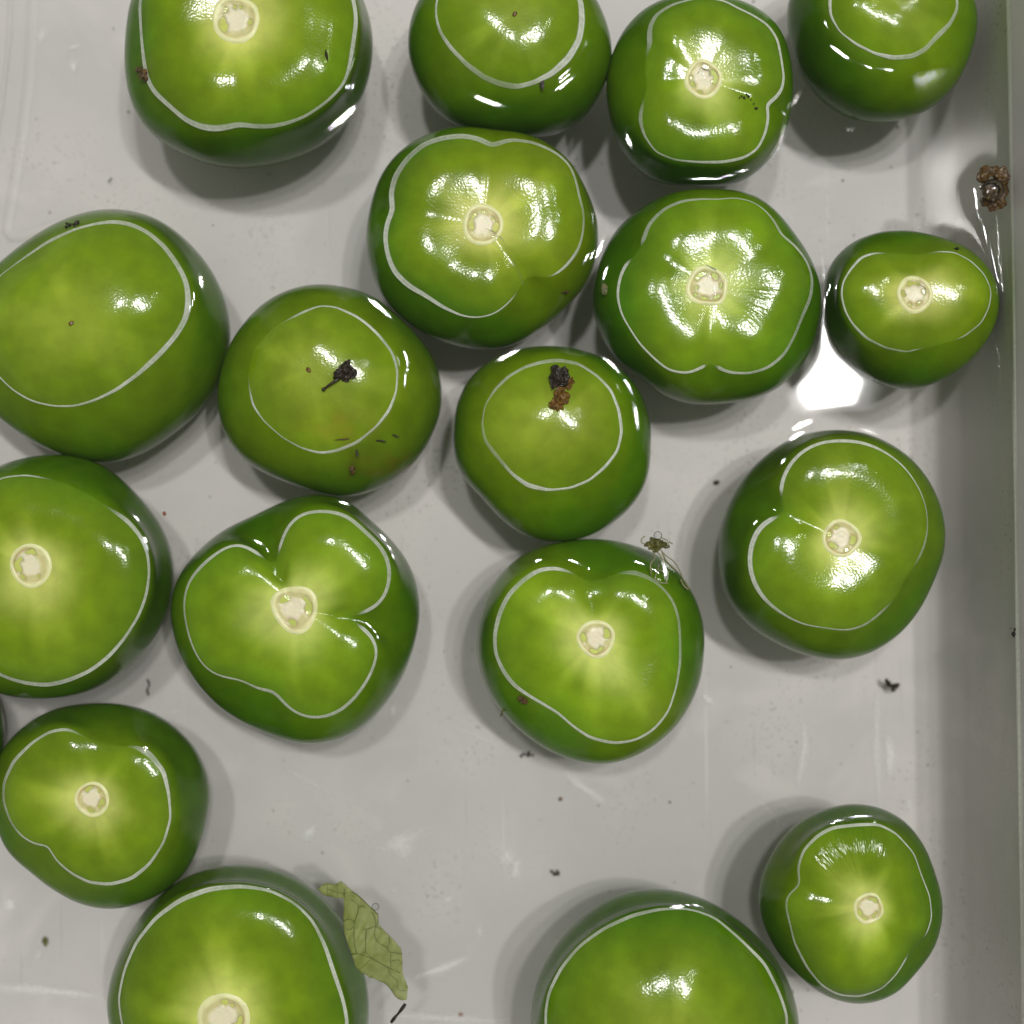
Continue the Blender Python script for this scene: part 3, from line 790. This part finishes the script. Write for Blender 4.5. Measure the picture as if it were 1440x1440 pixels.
# thin line of painted meniscus light where the water meets the right wall
yy = np.linspace(-.134, .134, 260)
xw = wx - yy * math.tan(TUB_ROT)
wid = (.0006 + .00025 * noise1(yy * 40, (1, 2, 3, 5), rng)).clip(.0002, .0011)
VV, CC = [], []
for (a, dz, al) in ((0.0002, .0011, 0), (-.00002, .0006, .55), (-.00025, .0002, .45), (-1, 0, 0)):
    x = xw - (wid if a == -1 else -a)
    VV.append(np.column_stack([x, yy, .0006 + dz + 0 * yy])); CC.append(np.full((260, 3), al) * (1 + .5 * noise1(yy * 30, (1, 2, 3), rng))[:, None].clip(.1, 1.4) * (1 if al else 0))
V = np.concatenate(VV)
fm = mesh_np('waterline_sheen', [tub_local(v) for v in V], grid_faces(4, 260, False))
set_col(fm, 'cover', np.concatenate(CC).clip(0, 1))
link('waterline_sheen', fm, M_MENISCUS, tub)

# ------------------------------------------------------------------ tubes, for stalks, threads and veins
def tube_geo(P, R, ns=6):
    P = np.asarray(P, float); n = len(P)
    R = np.broadcast_to(np.asarray(R, float), (n,))
    T = np.gradient(P, axis=0); T /= np.linalg.norm(T, axis=1)[:, None] + 1e-12
    up = np.array([0, 0, 1.0]); V = []
    for i in range(n):
        a = np.cross(T[i], up); a /= np.linalg.norm(a) + 1e-9
        b = np.cross(a, T[i])
        for k in range(ns):
            t = 2 * math.pi * k / ns
            V.append(P[i] + R[i] * (a * math.cos(t) + b * math.sin(t)))
    Fc = grid_faces(n, ns) + [tuple(range(ns))[::-1], tuple(range((n - 1) * ns, n * ns))]
    return np.array(V), Fc

def tubes(name, lines, mat, parent=None, o0=np.zeros(3)):
    V, Fc = [], []
    for (P, R) in lines:
        v, f = tube_geo(P, R)
        b = sum(len(x) for x in V)
        V.append(v - o0); Fc += [tuple(i + b for i in q) for q in f]
    return link(name, mesh_np(name, np.concatenate(V), Fc), mat, parent)

def curve(pts, n=6):            # Catmull-Rom through 3-D points
    P = np.array(pts, float); P = np.vstack([2 * P[0] - P[1], P, 2 * P[-1] - P[-2]])
    out = []
    for i in range(1, len(P) - 2):
        for t in np.linspace(0, 1, n, endpoint=False):
            out.append(.5 * ((2 * P[i]) + (-P[i-1] + P[i+1]) * t + (2*P[i-1] - 5*P[i] + 4*P[i+1] - P[i+2]) * t*t + (-P[i-1] + 3*P[i] - 3*P[i+1] + P[i+2]) * t**3))
    out.append(P[-2])
    return np.array(out)

def joined_blobs(name, specs, mat, o0, parent=None, sub=3, crag=1.0):   # one knobbly lump of several lobes
    bm = bmesh.new()
    for i, (p, s) in enumerate(specs):
        b2 = bmesh.new(); bmesh.ops.create_icosphere(b2, subdivisions=sub, radius=1)
        Vv = np.array([v.co for v in b2.verts]); r = np.random.default_rng(i * 7 + len(name))
        k = 1 + .24 * noise3(Vv, 2.6, r, 10) + .16 * noise3(Vv, 7.0, r, 10)
        Vv = Vv * k.clip(.5, 1.6)[:, None] * np.array(s) + np.array(p) - o0
        vs = [bm.verts.new(v) for v in Vv]
        b2.verts.ensure_lookup_table()
        for f in b2.faces: bm.faces.new([vs[v.index] for v in f.verts])
        b2.free()
    me = bpy.data.meshes.new(name); bm.to_mesh(me); bm.free()
    o = link(name, me, None, parent)
    smin = min(max(q_[1]) for q_ in specs); smax = max(max(q_[1]) for q_ in specs)
    md = o.modifiers.new('remesh', 'REMESH'); md.mode = 'VOXEL'; md.voxel_size = max(smax * .16, .00006)
    me2 = bpy.data.meshes.new_from_object(o.evaluated_get(bpy.context.evaluated_depsgraph_get()))
    o.modifiers.clear(); o.data = me2; me2.name = name; bpy.data.meshes.remove(me)
    n_ = len(me2.vertices)
    if n_:
        Vv = np.zeros(n_ * 3); me2.vertices.foreach_get('co', Vv); Vv = Vv.reshape(-1, 3)
        Nn = np.zeros(n_ * 3); me2.vertex_normals.foreach_get('vector', Nn); Nn = Nn.reshape(-1, 3)
        r = np.random.default_rng(n_)
        k = crag * (.6 if smax > .0013 else 1) * (.20 * noise3(Vv, 2.2 / smax, r) - .16 * np.abs(noise3(Vv, 5.0 / smax, r)) + .07 * noise3(Vv, 12 / smax, r))
        Vv = Vv + Nn * (k * smax)[:, None]
        me2.vertices.foreach_set('co', Vv.ravel()); me2.update()
    me2.materials.clear(); me2.materials.append(mat)
    return o

def root(name, P, label, cat, group=None):
    e = bpy.data.objects.new(name, None); COL.objects.link(e)
    e.location = tuple(P); e.empty_display_size = .005
    return tag(e, label, cat, group)

mm = .001
# dried stem lying on the yellowish tomatillo
c0 = on_skin('f3', 486, 523)
e = root('dried_stem', c0, 'dried black stem with a knobbly head lying on the yellowish tomatillo', 'stem')
sp = []
for (x, y, s, h) in ((486, 519, 1.35, .9), (494, 524, 1.0, .8), (478, 526, 1.0, .6), (488, 514, .9, 1.3), (480, 517, .7, .6), (497, 518, .6, .9), (488, 531, 1.0, .6), (475, 530, .9, .4), (492, 511, .7, 1.1)):
    p = on_skin('f3', x, y, h * mm); sp.append((p, (s * mm, s * mm, s * .8 * mm)))
joined_blobs('head', sp, M_CHAR, c0, e)
pts = [on_skin('f3', x, y, h * mm) for x, y, h in ((478, 532, .7), (470, 538, 1.0), (461, 544, .8), (454, 549, .5))]
cv_ = curve(pts); tubes('stalk', [(cv_, np.concatenate([np.linspace(.42, .26, len(cv_) - 4), [.30, .40, .46, .40]]) * mm)], M_CHAR, e, c0)

# charred blossom on the middle tomatillo
c0 = on_skin('f10', 787, 535)
e = root('charred_blossom', c0, 'charred blossom with amber residue stuck to the middle tomatillo', 'dead blossom')
sp = []
for (x, y, s, h) in ((784, 522, 1.0, 1.2), (781, 529, 1.3, 1.3), (790, 528, 1.4, 1.6), (796, 531, .9, 1.1), (778, 537, .9, .8), (786, 537, 1.1, 1.1), (793, 538, .8, .9), (777, 545, .75, .5), (797, 525, .5, 1.2), (780, 519, .7, 1.1)):
    p = on_skin('f10', x, y, h * mm); sp.append((p, (s * mm, s * mm, s * .8 * mm)))
joined_blobs('charred_head', sp, M_CHAR, c0, e)
sp = []
for (x, y, s, h) in ((801, 536, 1.0, .2), (800, 544, .9, .1), (790, 549, .9, .3), (783, 553, .7, .2), (793, 560, 1.0, .2), (784, 564, 1.1, .3), (779, 570, .9, .2), (787, 571, .8, .2), (795, 566, .7, .1)):
    p = on_skin('f10', x, y, h * mm); sp.append((p, (s * mm, s * mm, s * .35 * mm)))
joined_blobs('amber_residue', sp, M_AMBER, c0, e)

# wet brown bud with an air bubble at the right wall
c0 = W3(1396, 266, .001)
e = root('wet_bud', c0, 'wet brown bud with an air bubble floating by the right wall', 'bud')
sp = [(W3(x, y, z * mm), (s * mm, s * mm, s * .7 * mm)) for x, y, s, z in ((1380, 248, 1.0, .4), (1388, 243, 1.4, .6), (1397, 241, 1.5, .7), (1406, 245, 1.4, .6), (1413, 253, 1.1, .5), (1385, 253, 1.0, .3), (1409, 254, 1.0, .4))]
joined_blobs('calyx_rim', sp, M_BROWN, c0, e, 3, .7)
sp = [(W3(x, y, z * mm), (s * mm, s * mm, s * .6 * mm)) for x, y, s, z in ((1383, 264, 1.0, -.4), (1410, 266, 1.2, -.3), (1396, 268, 1.9, -.8), (1389, 282, 1.3, -.4), (1402, 284, 1.5, -.5), (1397, 292, 1.2, -.5), (1408, 277, 1.0, -.3), (1407, 291, .7, -.4))]
joined_blobs('core', sp, M_BROWN, c0, e, 3, .45)
bo = blob('air_bubble', W3(1396, 267, 1.7 * mm), (2.5 * mm, 2.5 * mm, 2.0 * mm), make_clear('bubble_skin', (.9, .9, .88), 1.6), rough=0, parent=e, o0=c0, sub=4)

# lacy husk scrap on the rim of the tomatillo below the middle one
c0 = W3(924, 766, -.0012)
e = root('lacy_husk_scrap', c0, 'lacy scrap of brown husk trailing threads over a tomatillo rim', 'husk')
sp = [(W3(x, y, -.6 * mm), (s * mm, s * .8 * mm, .6 * mm)) for x, y, s in ((914, 764, .9), (920, 761, 1.1), (927, 763, 1.1), (932, 766, .9), (918, 769, 1.0), (925, 770, 1.1), (931, 761, .8), (910, 766, .5), (921, 774, .7))]
joined_blobs('husk_pulp', sp, M_OLIVE, c0, e, 3)
def L3(pts, z0, z1, rr):
    n_ = len(pts)
    return (curve([W3(x, y, (z0 + (z1 - z0) * i / (n_ - 1)) * mm) for i, (x, y) in enumerate(pts)], 5), rr * mm)
tl = [L3([(908, 765), (902, 763), (903, 757), (907, 754)], 0, 0, .13), L3([(930, 756), (938, 760), (946, 765)], 0, 0, .13), L3([(941, 762), (939, 768), (935, 769)], 0, 0, .12),
      L3([(919, 776), (921, 785), (915, 793), (916, 809)], -.4, 1.2, .15), L3([(928, 772), (936, 781), (948, 790), (956, 803), (961, 815), (970, 828)], -.6, -4.5, .13),
      L3([(927, 793), (925, 801), (921, 812)], -.2, 1.0, .11), L3([(934, 794), (936, 804), (937, 820)], -.2, .8, .13), L3([(923, 802), (930, 802), (936, 804), (942, 803)], .4, .3, .1),
      L3([(919, 813), (926, 819), (933, 820), (939, 820)], 1.0, .6, .12), L3([(931, 777), (937, 789), (945, 797), (951, 804)], -.6, -3, .2), L3([(924, 776), (930, 783), (934, 794)], -.5, -.3, .18),
      L3([(957, 815), (962, 824), (968, 829)], -3.5, -4.5, .2)]
tubes('husk_threads', tl, M_THREAD, e, c0)
blob('air_bubble', W3(925, 753, .3 * mm), (.95 * mm, .95 * mm, .7 * mm), M_BUBBLE, rough=0, parent=e, o0=c0)

# torn piece of husk at the bottom
def zoompt(x, y): return (430 + x / 6, 1200 + y / 6)
outl = [(100,300),(140,265),(180,250),(225,262),(265,255),(295,235),(330,262),(360,290),(440,360),(520,430),(575,480),(612,515),(615,600),(655,648),(700,690),(745,735),(780,780),(800,800),(812,845),(815,920),(815,1010),(838,1070),(862,1130),(850,1235),(815,1242),(780,1230),(750,1205),(722,1160),(690,1120),(655,1092),(620,1080),(575,1055),(540,1050),(505,1022),(470,1012),(445,985),(420,960),(405,900),(390,860),(360,780),(330,690),(318,630),(315,560),(322,470),(320,380),(240,375),(195,362),(150,352)]
op = [Vector(zoompt(x, y)) for x, y in outl]
pts, edges = list(op), [(i, (i + 1) % len(op)) for i in range(len(op))]
opa = np.array([(p.x, p.y) for p in op])
def inside_poly(p, A):
    x, y = p; r_ = False; j = len(A) - 1
    for i in range(len(A)):
        if (A[i][1] > y) != (A[j][1] > y) and x < (A[j][0] - A[i][0]) * (y - A[i][1]) / (A[j][1] - A[i][1]) + A[i][0]: r_ = not r_
        j = i
    return r_
for xx in np.arange(446, 576, 4.5):
    for yv in np.arange(1238, 1410, 4.5):
        p = (xx + random.Random(xx * yv).uniform(-1.2, 1.2), yv)
        if inside_poly(p, opa) and np.sqrt(((opa - p) ** 2).sum(1)).min() > 3: pts.append(Vector(p))
vs, _, fs, *_ = geometry.delaunay_2d_cdt(pts, edges, [list(range(len(op)))], 1, 1e-5)
def leaf_z(x, y):
    f = math.exp(-(((x - 480) * .7 + (y - 1250) * .7) / 20) ** 2)
    return -.0016 + .0005 * math.sin(x * .09 + 1) + .0006 * math.sin(y * .06 + x * .03) + .0005 * f + .00025 * math.sin(x * .31 + y * .17)
c0 = W3(515, 1320, -.0016)
e = root('torn_husk', c0, 'torn piece of veined green husk floating beside the big bottom tomatillo', 'husk')
top = np.array([W3(v.x, v.y, leaf_z(v.x, v.y)) for v in vs]) - c0
bot = top - np.array([0, 0, .00022])
nv = len(top); FF = [tuple(f)[::-1] for f in fs] + [tuple(i + nv for i in f) for f in fs]
ecount = {}
for f in fs:
    for a, b in zip(f, list(f[1:]) + [f[0]]): ecount[(a, b)] = 1
for (a, b) in list(ecount):
    if (b, a) not in ecount: FF.append((a, b, b + nv, a + nv))
me = mesh_np('blade', np.vstack([top, bot]), FF)
link('blade', me, M_HUSK, e)
def vz(x, y): return W3(*zoompt(x, y), leaf_z(*zoompt(x, y)) + .00006)
veins = [[(325,300),(330,370),(400,400),(445,450),(425,540),(412,620),(500,640),(590,618),(615,630)], [(445,450),(500,450),(560,500),(585,560),(590,618)], [(325,340),(400,330),(470,380),(560,470),(610,520)],
         [(318,570),(370,555),(412,580)], [(412,620),(405,700),(418,800),(440,850),(500,830),(505,740),(510,645)], [(325,620),(370,645),(412,610)], [(590,618),(580,690),(610,750),(690,800),(700,830),(810,850)],
         [(390,850),(440,850),(560,890),(650,940),(730,980),(800,1010)], [(500,830),(560,890)], [(720,830),(715,900),(720,960)], [(720,910),(780,900),(815,930)], [(690,960),(720,1030),(770,1070),(850,1130)],
         [(700,690),(705,760),(690,800)], [(770,1070),(780,1150),(850,1160)], [(540,900),(480,960),(440,980)], [(110,300),(180,300),(265,330),(325,340)], [(265,260),(270,320),(265,370)], [(180,260),(185,350)], [(610,520),(605,580),(590,618)]]
for i, vn in enumerate(veins):
    P = curve([vz(x, y) for x, y in vn], 4)
    tubes('vein', [(P, (.085 if i < 8 else .055) * mm)], M_VEIN, e, c0)
blob('air_bubble', W3(528, 1275, -.0008), (.85 * mm, .85 * mm, .6 * mm), M_BUBBLE, rough=0, parent=e, o0=c0)

# ------------------------------------------------------------------ unseen steel plate added overhead, tilted to mirror a lamp in the water
m, nt, b = mat_new('reflection_plate_steel')
b.inputs['Base Color'].default_value = (.62, .61, .59, 1); b.inputs['Metallic'].default_value = 1; b.inputs['Roughness'].default_value = .27
tc = node(nt, 'ShaderNodeTexCoord'); mp = node(nt, 'ShaderNodeMapping'); mp.inputs['Scale'].default_value = (60, 60, 6)
nt.links.new(tc.outputs['Object'], mp.inputs[0])
nz = node(nt, 'ShaderNodeTexNoise'); nz.inputs['Scale'].default_value = 6; nz.inputs['Detail'].default_value = 4
nt.links.new(mp.outputs[0], nz.inputs['Vector'])
bp = node(nt, 'ShaderNodeBump'); bp.inputs['Strength'].default_value = .25; bp.inputs['Distance'].default_value = .00015
nt.links.new(nz.outputs[0], bp.inputs['Height']); nt.links.new(bp.outputs[0], b.inputs['Normal'])
b.inputs['Roughness'].default_value = .18
nrm = np.array([-.947, -.320, .04]); nrm /= np.linalg.norm(nrm); Q0 = np.array([.47, .365, .974])
def mirrored(px, py):           # point of the steel sheet whose mirror image shows at this place on the water
    wv_ = W3(px, py); dv = np.array([wv_[0], wv_[1], H])
    return wv_ + dv * (((Q0 - wv_) @ nrm) / (dv @ nrm))
c4 = [mirrored(*p) for p in ((1303, 128), (1303, 347), (1398, 347), (1398, 128))]
so_c = sum(c4) / 4
bm = bmesh.new()
f_ = [bm.verts.new(p - so_c) for p in c4]; k_ = [bm.verts.new(p - so_c - nrm * .02) for p in c4]
bm.faces.new(f_); bm.faces.new(k_[::-1])
for i in range(4): bm.faces.new((f_[i], k_[i], k_[(i + 1) % 4], f_[(i + 1) % 4]))
bmesh.ops.recalc_face_normals(bm, faces=bm.faces)
bmesh.ops.bevel(bm, geom=list(bm.edges), offset=.003, segments=2, affect='EDGES')
me = bpy.data.meshes.new('steel_reflection_plate'); bm.to_mesh(me); bm.free()
so = link('steel_reflection_plate', me, m, None, tuple(so_c))
tag(so, 'unseen brushed steel plate above the tub, added for its reflection in the water', 'shelf')  # added reflection plate, not a shelf part

# ------------------------------------------------------------------ flecks and specks
def fleck(P, size, mat, label, seed, rot=0, rough=.5, name='debris_fleck', group='flecks of debris in the tub'):
    o = blob(name, P, tuple(s * mm for s in size), mat, seed, rough=rough, rot=math.radians(rot), freq=2.6)
    return tag(o, label, 'fleck', group)
FZ = -DEPTH + .0004
def lump(P0, specs, mat, label, cat='fleck', name='debris_fleck'):
    o = joined_blobs(name, specs, mat, P0); o.location = tuple(P0)
    return tag(o, label, cat, 'flecks of debris in the tub')
P0 = W3(1253, 963, -.034)
lump(P0, [(W3(x, y, -.034), (s * mm, s * mm, s * .6 * mm)) for x, y, s in ((1247, 958, .75), (1251, 962, .8), (1256, 966, .85), (1261, 964, .6), (1258, 970, .5), (1246, 963, .4), (1263, 969, .25))], M_CHAR, 'dark brown curled bud fleck right of centre, below the lone right tomatillo')
P0 = W3(1427, 889, -.0004)
lump(P0, [(W3(x, y, 0), (s * mm, s * mm, s * .6 * mm)) for x, y, s in ((1427, 885, .5), (1426, 890, .55), (1425, 893, .45), (1421, 884, .2))], M_CHAR, 'small dark fleck at the right wall of the tub')
P0 = W3(780, 1227, FZ)
lump(P0, [(W3(x, y, FZ), (s * mm, s * mm, s * .6 * mm)) for x, y, s in ((776, 1226, .5), (780, 1229, .5), (785, 1228, .4), (783, 1224, .3))], M_CHAR, 'black crumb on the bare floor above the big bottom tomatillo')
P0 = W3(742, 1060, FZ)
lump(P0, [(W3(x, y, FZ), (s * mm, s * mm, s * .5 * mm)) for x, y, s in ((737, 1060, .5), (743, 1061, .6), (749, 1062, .4), (733, 1063, .25))], M_SILT, 'grey crumb of silt in the shadow of the tomatillo with the husk scrap')
fleck(W3(788, 1124, FZ), (.4, .4, .25), M_AMBER, 'tan crumb on the floor below the tomatillo with the husk scrap', 5)
fleck(W3(648, 1427, FZ), (.55, .42, .3), M_RUST, 'orange red fleck near the bottom edge', 6, rough=.15)
fleck(W3(231, 722, -.010), (.4, .55, .3), M_RUST, 'reddish fleck at the flank of the left stem-scarred tomatillo', 8, rough=.3)
fleck(W3(1008, 678, FZ), (.7, .5, .25), M_SILT, 'grey smudge of silt left of the lone right tomatillo', 9)
fleck(W3(1197, 181, -.020), (.85, .8, .5), M_WHITE, 'white crumb under the tomatillo in the top right corner', 10)
fleck(W3(63, 1324, FZ), (.5, .75, .3), M_OLIVE, 'greenish fleck on the floor in the lower left corner', 11)
fleck(W3(1308, 752, FZ + .004), (.6, .14, .2), M_SILT, 'thin grey fibre right of the lone right tomatillo', 12, 25)
# fibres
def fibre(pts, z, rad, label):
    P0 = W3(*pts[0], z); P = curve([W3(x, y, z) for x, y in pts], 6)
    o = tubes('fibre', [(P, rad * mm * (1 + .22 * np.sin(np.arange(len(P)) * .55)))], M_CHAR, None, P0); o.location = tuple(P0)
    tag(o, label, 'fibre', 'dark fibres in the tub')
fibre([(207, 955), (210, 963), (207, 970), (209, 978)], FZ, .25, 'short wavy black fibre below the left stem-scarred tomatillo')
fibre([(570, 1412), (562, 1423), (556, 1430), (550, 1438)], -.002, .35, 'dark twig below the torn husk at the bottom edge')
fibre([(152, 256), (157, 250)], FZ, .13, 'tiny dark fibre between the two largest upper left tomatillos')

# marks on the skins: parts of the fruit they belong to
def mark(key, px, py, size, mat, seed, rot=0, rough=.45, name='blemish', lift=0.0):
    o, V, P = FRV[key]
    blob(name, on_skin(key, px, py, lift), tuple(s * mm for s in size), mat, seed, o, np.array(o.location), 4, rough, math.radians(rot), 2.6)
mark('f1', 204, 105, (.75, .9, .5), M_BROWN, 1); mark('f1', 194, 98, (.6, .5, .4), M_BROWN, 2); mark('f1', 201, 96, (.35, .35, .3), M_BROWN, 12)
mark('f3', 495, 661, (.45, 1.3, .5), M_BROWN, 3, 10); mark('f3', 502, 637, (.2, .9, .3), M_SILT, 5, 8)
mark('f3', 535, 620, (1.3, .16, .25), M_SILT, 6, -6); mark('f3', 478, 618, (1.5, .14, .2), M_BROWN, 7, 4)
mark('f3', 555, 612, (.9, .14, .2), M_SILT, 29, -20)
mark('f5', 795, 411, (.9, .22, .3), M_BROWN, 10, 5)
mark('f4', 762, 119, (.4, .7, .3), M_SILT, 14)
mark('f7', 851, 408, (.75, 1.1, .2), M_OLIVE, 16)
mark('f13', 707, 1000, (.2, 1.2, .2), M_OLIVE, 17, -20)
# water caught on top: a drop in the scar hollows and a trail down the crease
M_DROP = make_clear('water_drop', (.985, .99, .98), 1.36)
def drop(key, pts, rad, hz=.45):
    o, V, P = FRV[key]
    ctr = [on_skin(key, x, y, .0002) for x, y in pts]
    C = curve(ctr, 6) if len(ctr) > 2 else np.array(ctr)
    Rr = np.interp(np.linspace(0, 1, len(C)), np.linspace(0, 1, len(rad)), rad) * mm
    T = np.gradient(C, axis=0); T /= np.linalg.norm(T, axis=1)[:, None]
    N = np.stack([-T[:, 1], T[:, 0], 0 * T[:, 0]], 1)
    VV = []
    for i in range(len(C)):
        for k in range(9):
            a_ = -1 + k / 4
            v = C[i] + N[i] * a_ * Rr[i]; v[2] += Rr[i] * hz * (1 - a_ * a_) - .0002
            VV.append(v)
    link('water_drop', mesh_np('water_drop', np.array(VV) - np.array(o.location), grid_faces(len(C), 9, False)), M_DROP, o)
drop('f5', [(676, 318), (690, 331), (703, 342), (712, 357), (722, 371), (730, 388), (736, 402)], (.2, 1.4, 1.3, .7, .5, .45, .3), .55)
drop('f7', [(990, 372), (996, 385), (1002, 402), (1004, 418), (1000, 432)], (.3, 2.4, 2.9, 2.3, .3), .40)
drop('f6', [(985, 95), (988, 103), (990, 112), (989, 122)], (.3, 2.0, 1.8, .3), .40)
drop('f9', [(1288, 400), (1296, 408), (1298, 420)], (.3, 1.3, .3), .5)

# crumbs resting on the skins
def crumb(key, px, py, size, mat, seed, label, rot=0):
    P = on_skin(key, px, py, .0001)
    fleck(P, size, mat, label, seed, rot)
crumb('f1', 459, 77, (.28, .85, .35), M_CHAR, 21, 'dark elongated crumb on the right shoulder of the biggest top tomatillo', 8)
P0 = on_skin('f2', 102, 316, .0003)
lump(P0, [(on_skin('f2', x, y, .0003), (s * mm, s * .8 * mm, s * .6 * mm)) for x, y, s in ((94, 319, .5), (99, 317, .5), (104, 316, .45), (109, 314, .6), (112, 311, .35), (95, 315, .3))], M_CHAR, 'black crusty crumb at the upper rim of the oval left tomatillo')
P0 = on_skin('f6', 1048, 136, .0002)
lump(P0, [(on_skin('f6', x, y, .0001), (s * mm, s * .8 * mm, s * .5 * mm)) for x, y, s in ((1043, 135, .3), (1047, 138, .45), (1052, 136, .35), (1050, 133, .25), (1060, 146, .2), (1064, 153, .3), (1056, 140, .2), (1040, 138, .2))], M_CHAR, 'cluster of black specks right of the stem scar on the lobed top tomatillo')
P0 = on_skin('f13', 735, 983, .0003)
lump(P0, [(on_skin('f13', x, y, .0003), (s * mm, s * mm, s * .6 * mm)) for x, y, s in ((732, 981, .6), (736, 984, .7), (740, 986, .5))], M_BROWN, 'brown crumb at the lower left waterline of the tomatillo with the husk scrap')
crumb('f9', 1346, 350, (.5, .35, .3), M_CHAR, 25, 'tiny dark crumb at the rim of the small oval tomatillo by the wall')

# fine sediment scattered over the floor
r = np.random.default_rng(11)
bm = bmesh.new()
def speck(P, s):
    b2 = bmesh.new(); bmesh.ops.create_icosphere(b2, subdivisions=1, radius=1)
    sc_ = np.array([s * r.uniform(.6, 1.6), s * r.uniform(.5, 1.1), s * .5]); a = r.uniform(0, 3.14)
    vs_ = []
    for v in b2.verts:
        x, y, z = np.array(v.co) * sc_ * r.uniform(.7, 1.3)
        vs_.append(bm.verts.new((P[0] + x * math.cos(a) - y * math.sin(a), P[1] + x * math.sin(a) + y * math.cos(a), P[2] + z)))
    b2.verts.ensure_lookup_table()
    for f in b2.faces: bm.faces.new([vs_[v.index] for v in f.verts])
    b2.free()
for _ in range(800):
    x, y = r.uniform(0, 1330), r.uniform(0, 1440)
    speck(W3(x, y, FZ - .0002), mm * (.06 + .17 * r.random() ** 3 + (.16 if r.random() < .10 else 0)))
for (cx, cy, sx, sy, n_, a) in ((355, 345, 70, 18, 60, .1), (600, 850, 10, 70, 70, 0), (935, 620, 35, 30, 70, 0), (1060, 640, 40, 12, 40, -.4), (900, 1100, 45, 60, 40, 0), (390, 265, 50, 25, 40, 0), (1130, 340, 50, 30, 60, 0), (940, 740, 30, 30, 60, 0), (1020, 560, 30, 25, 40, 0)):
    for _ in range(n_):
        speck(W3(cx + r.normal() * sx, cy + r.normal() * sy, FZ - .0002), mm * r.uniform(.05, .13))
me = bpy.data.meshes.new('sediment_specks'); bm.to_mesh(me); bm.free()
so = link('sediment_specks', me, M_SILT)
tag(so, 'fine dark specks of sediment scattered over the tub floor', None, None, 'stuff')
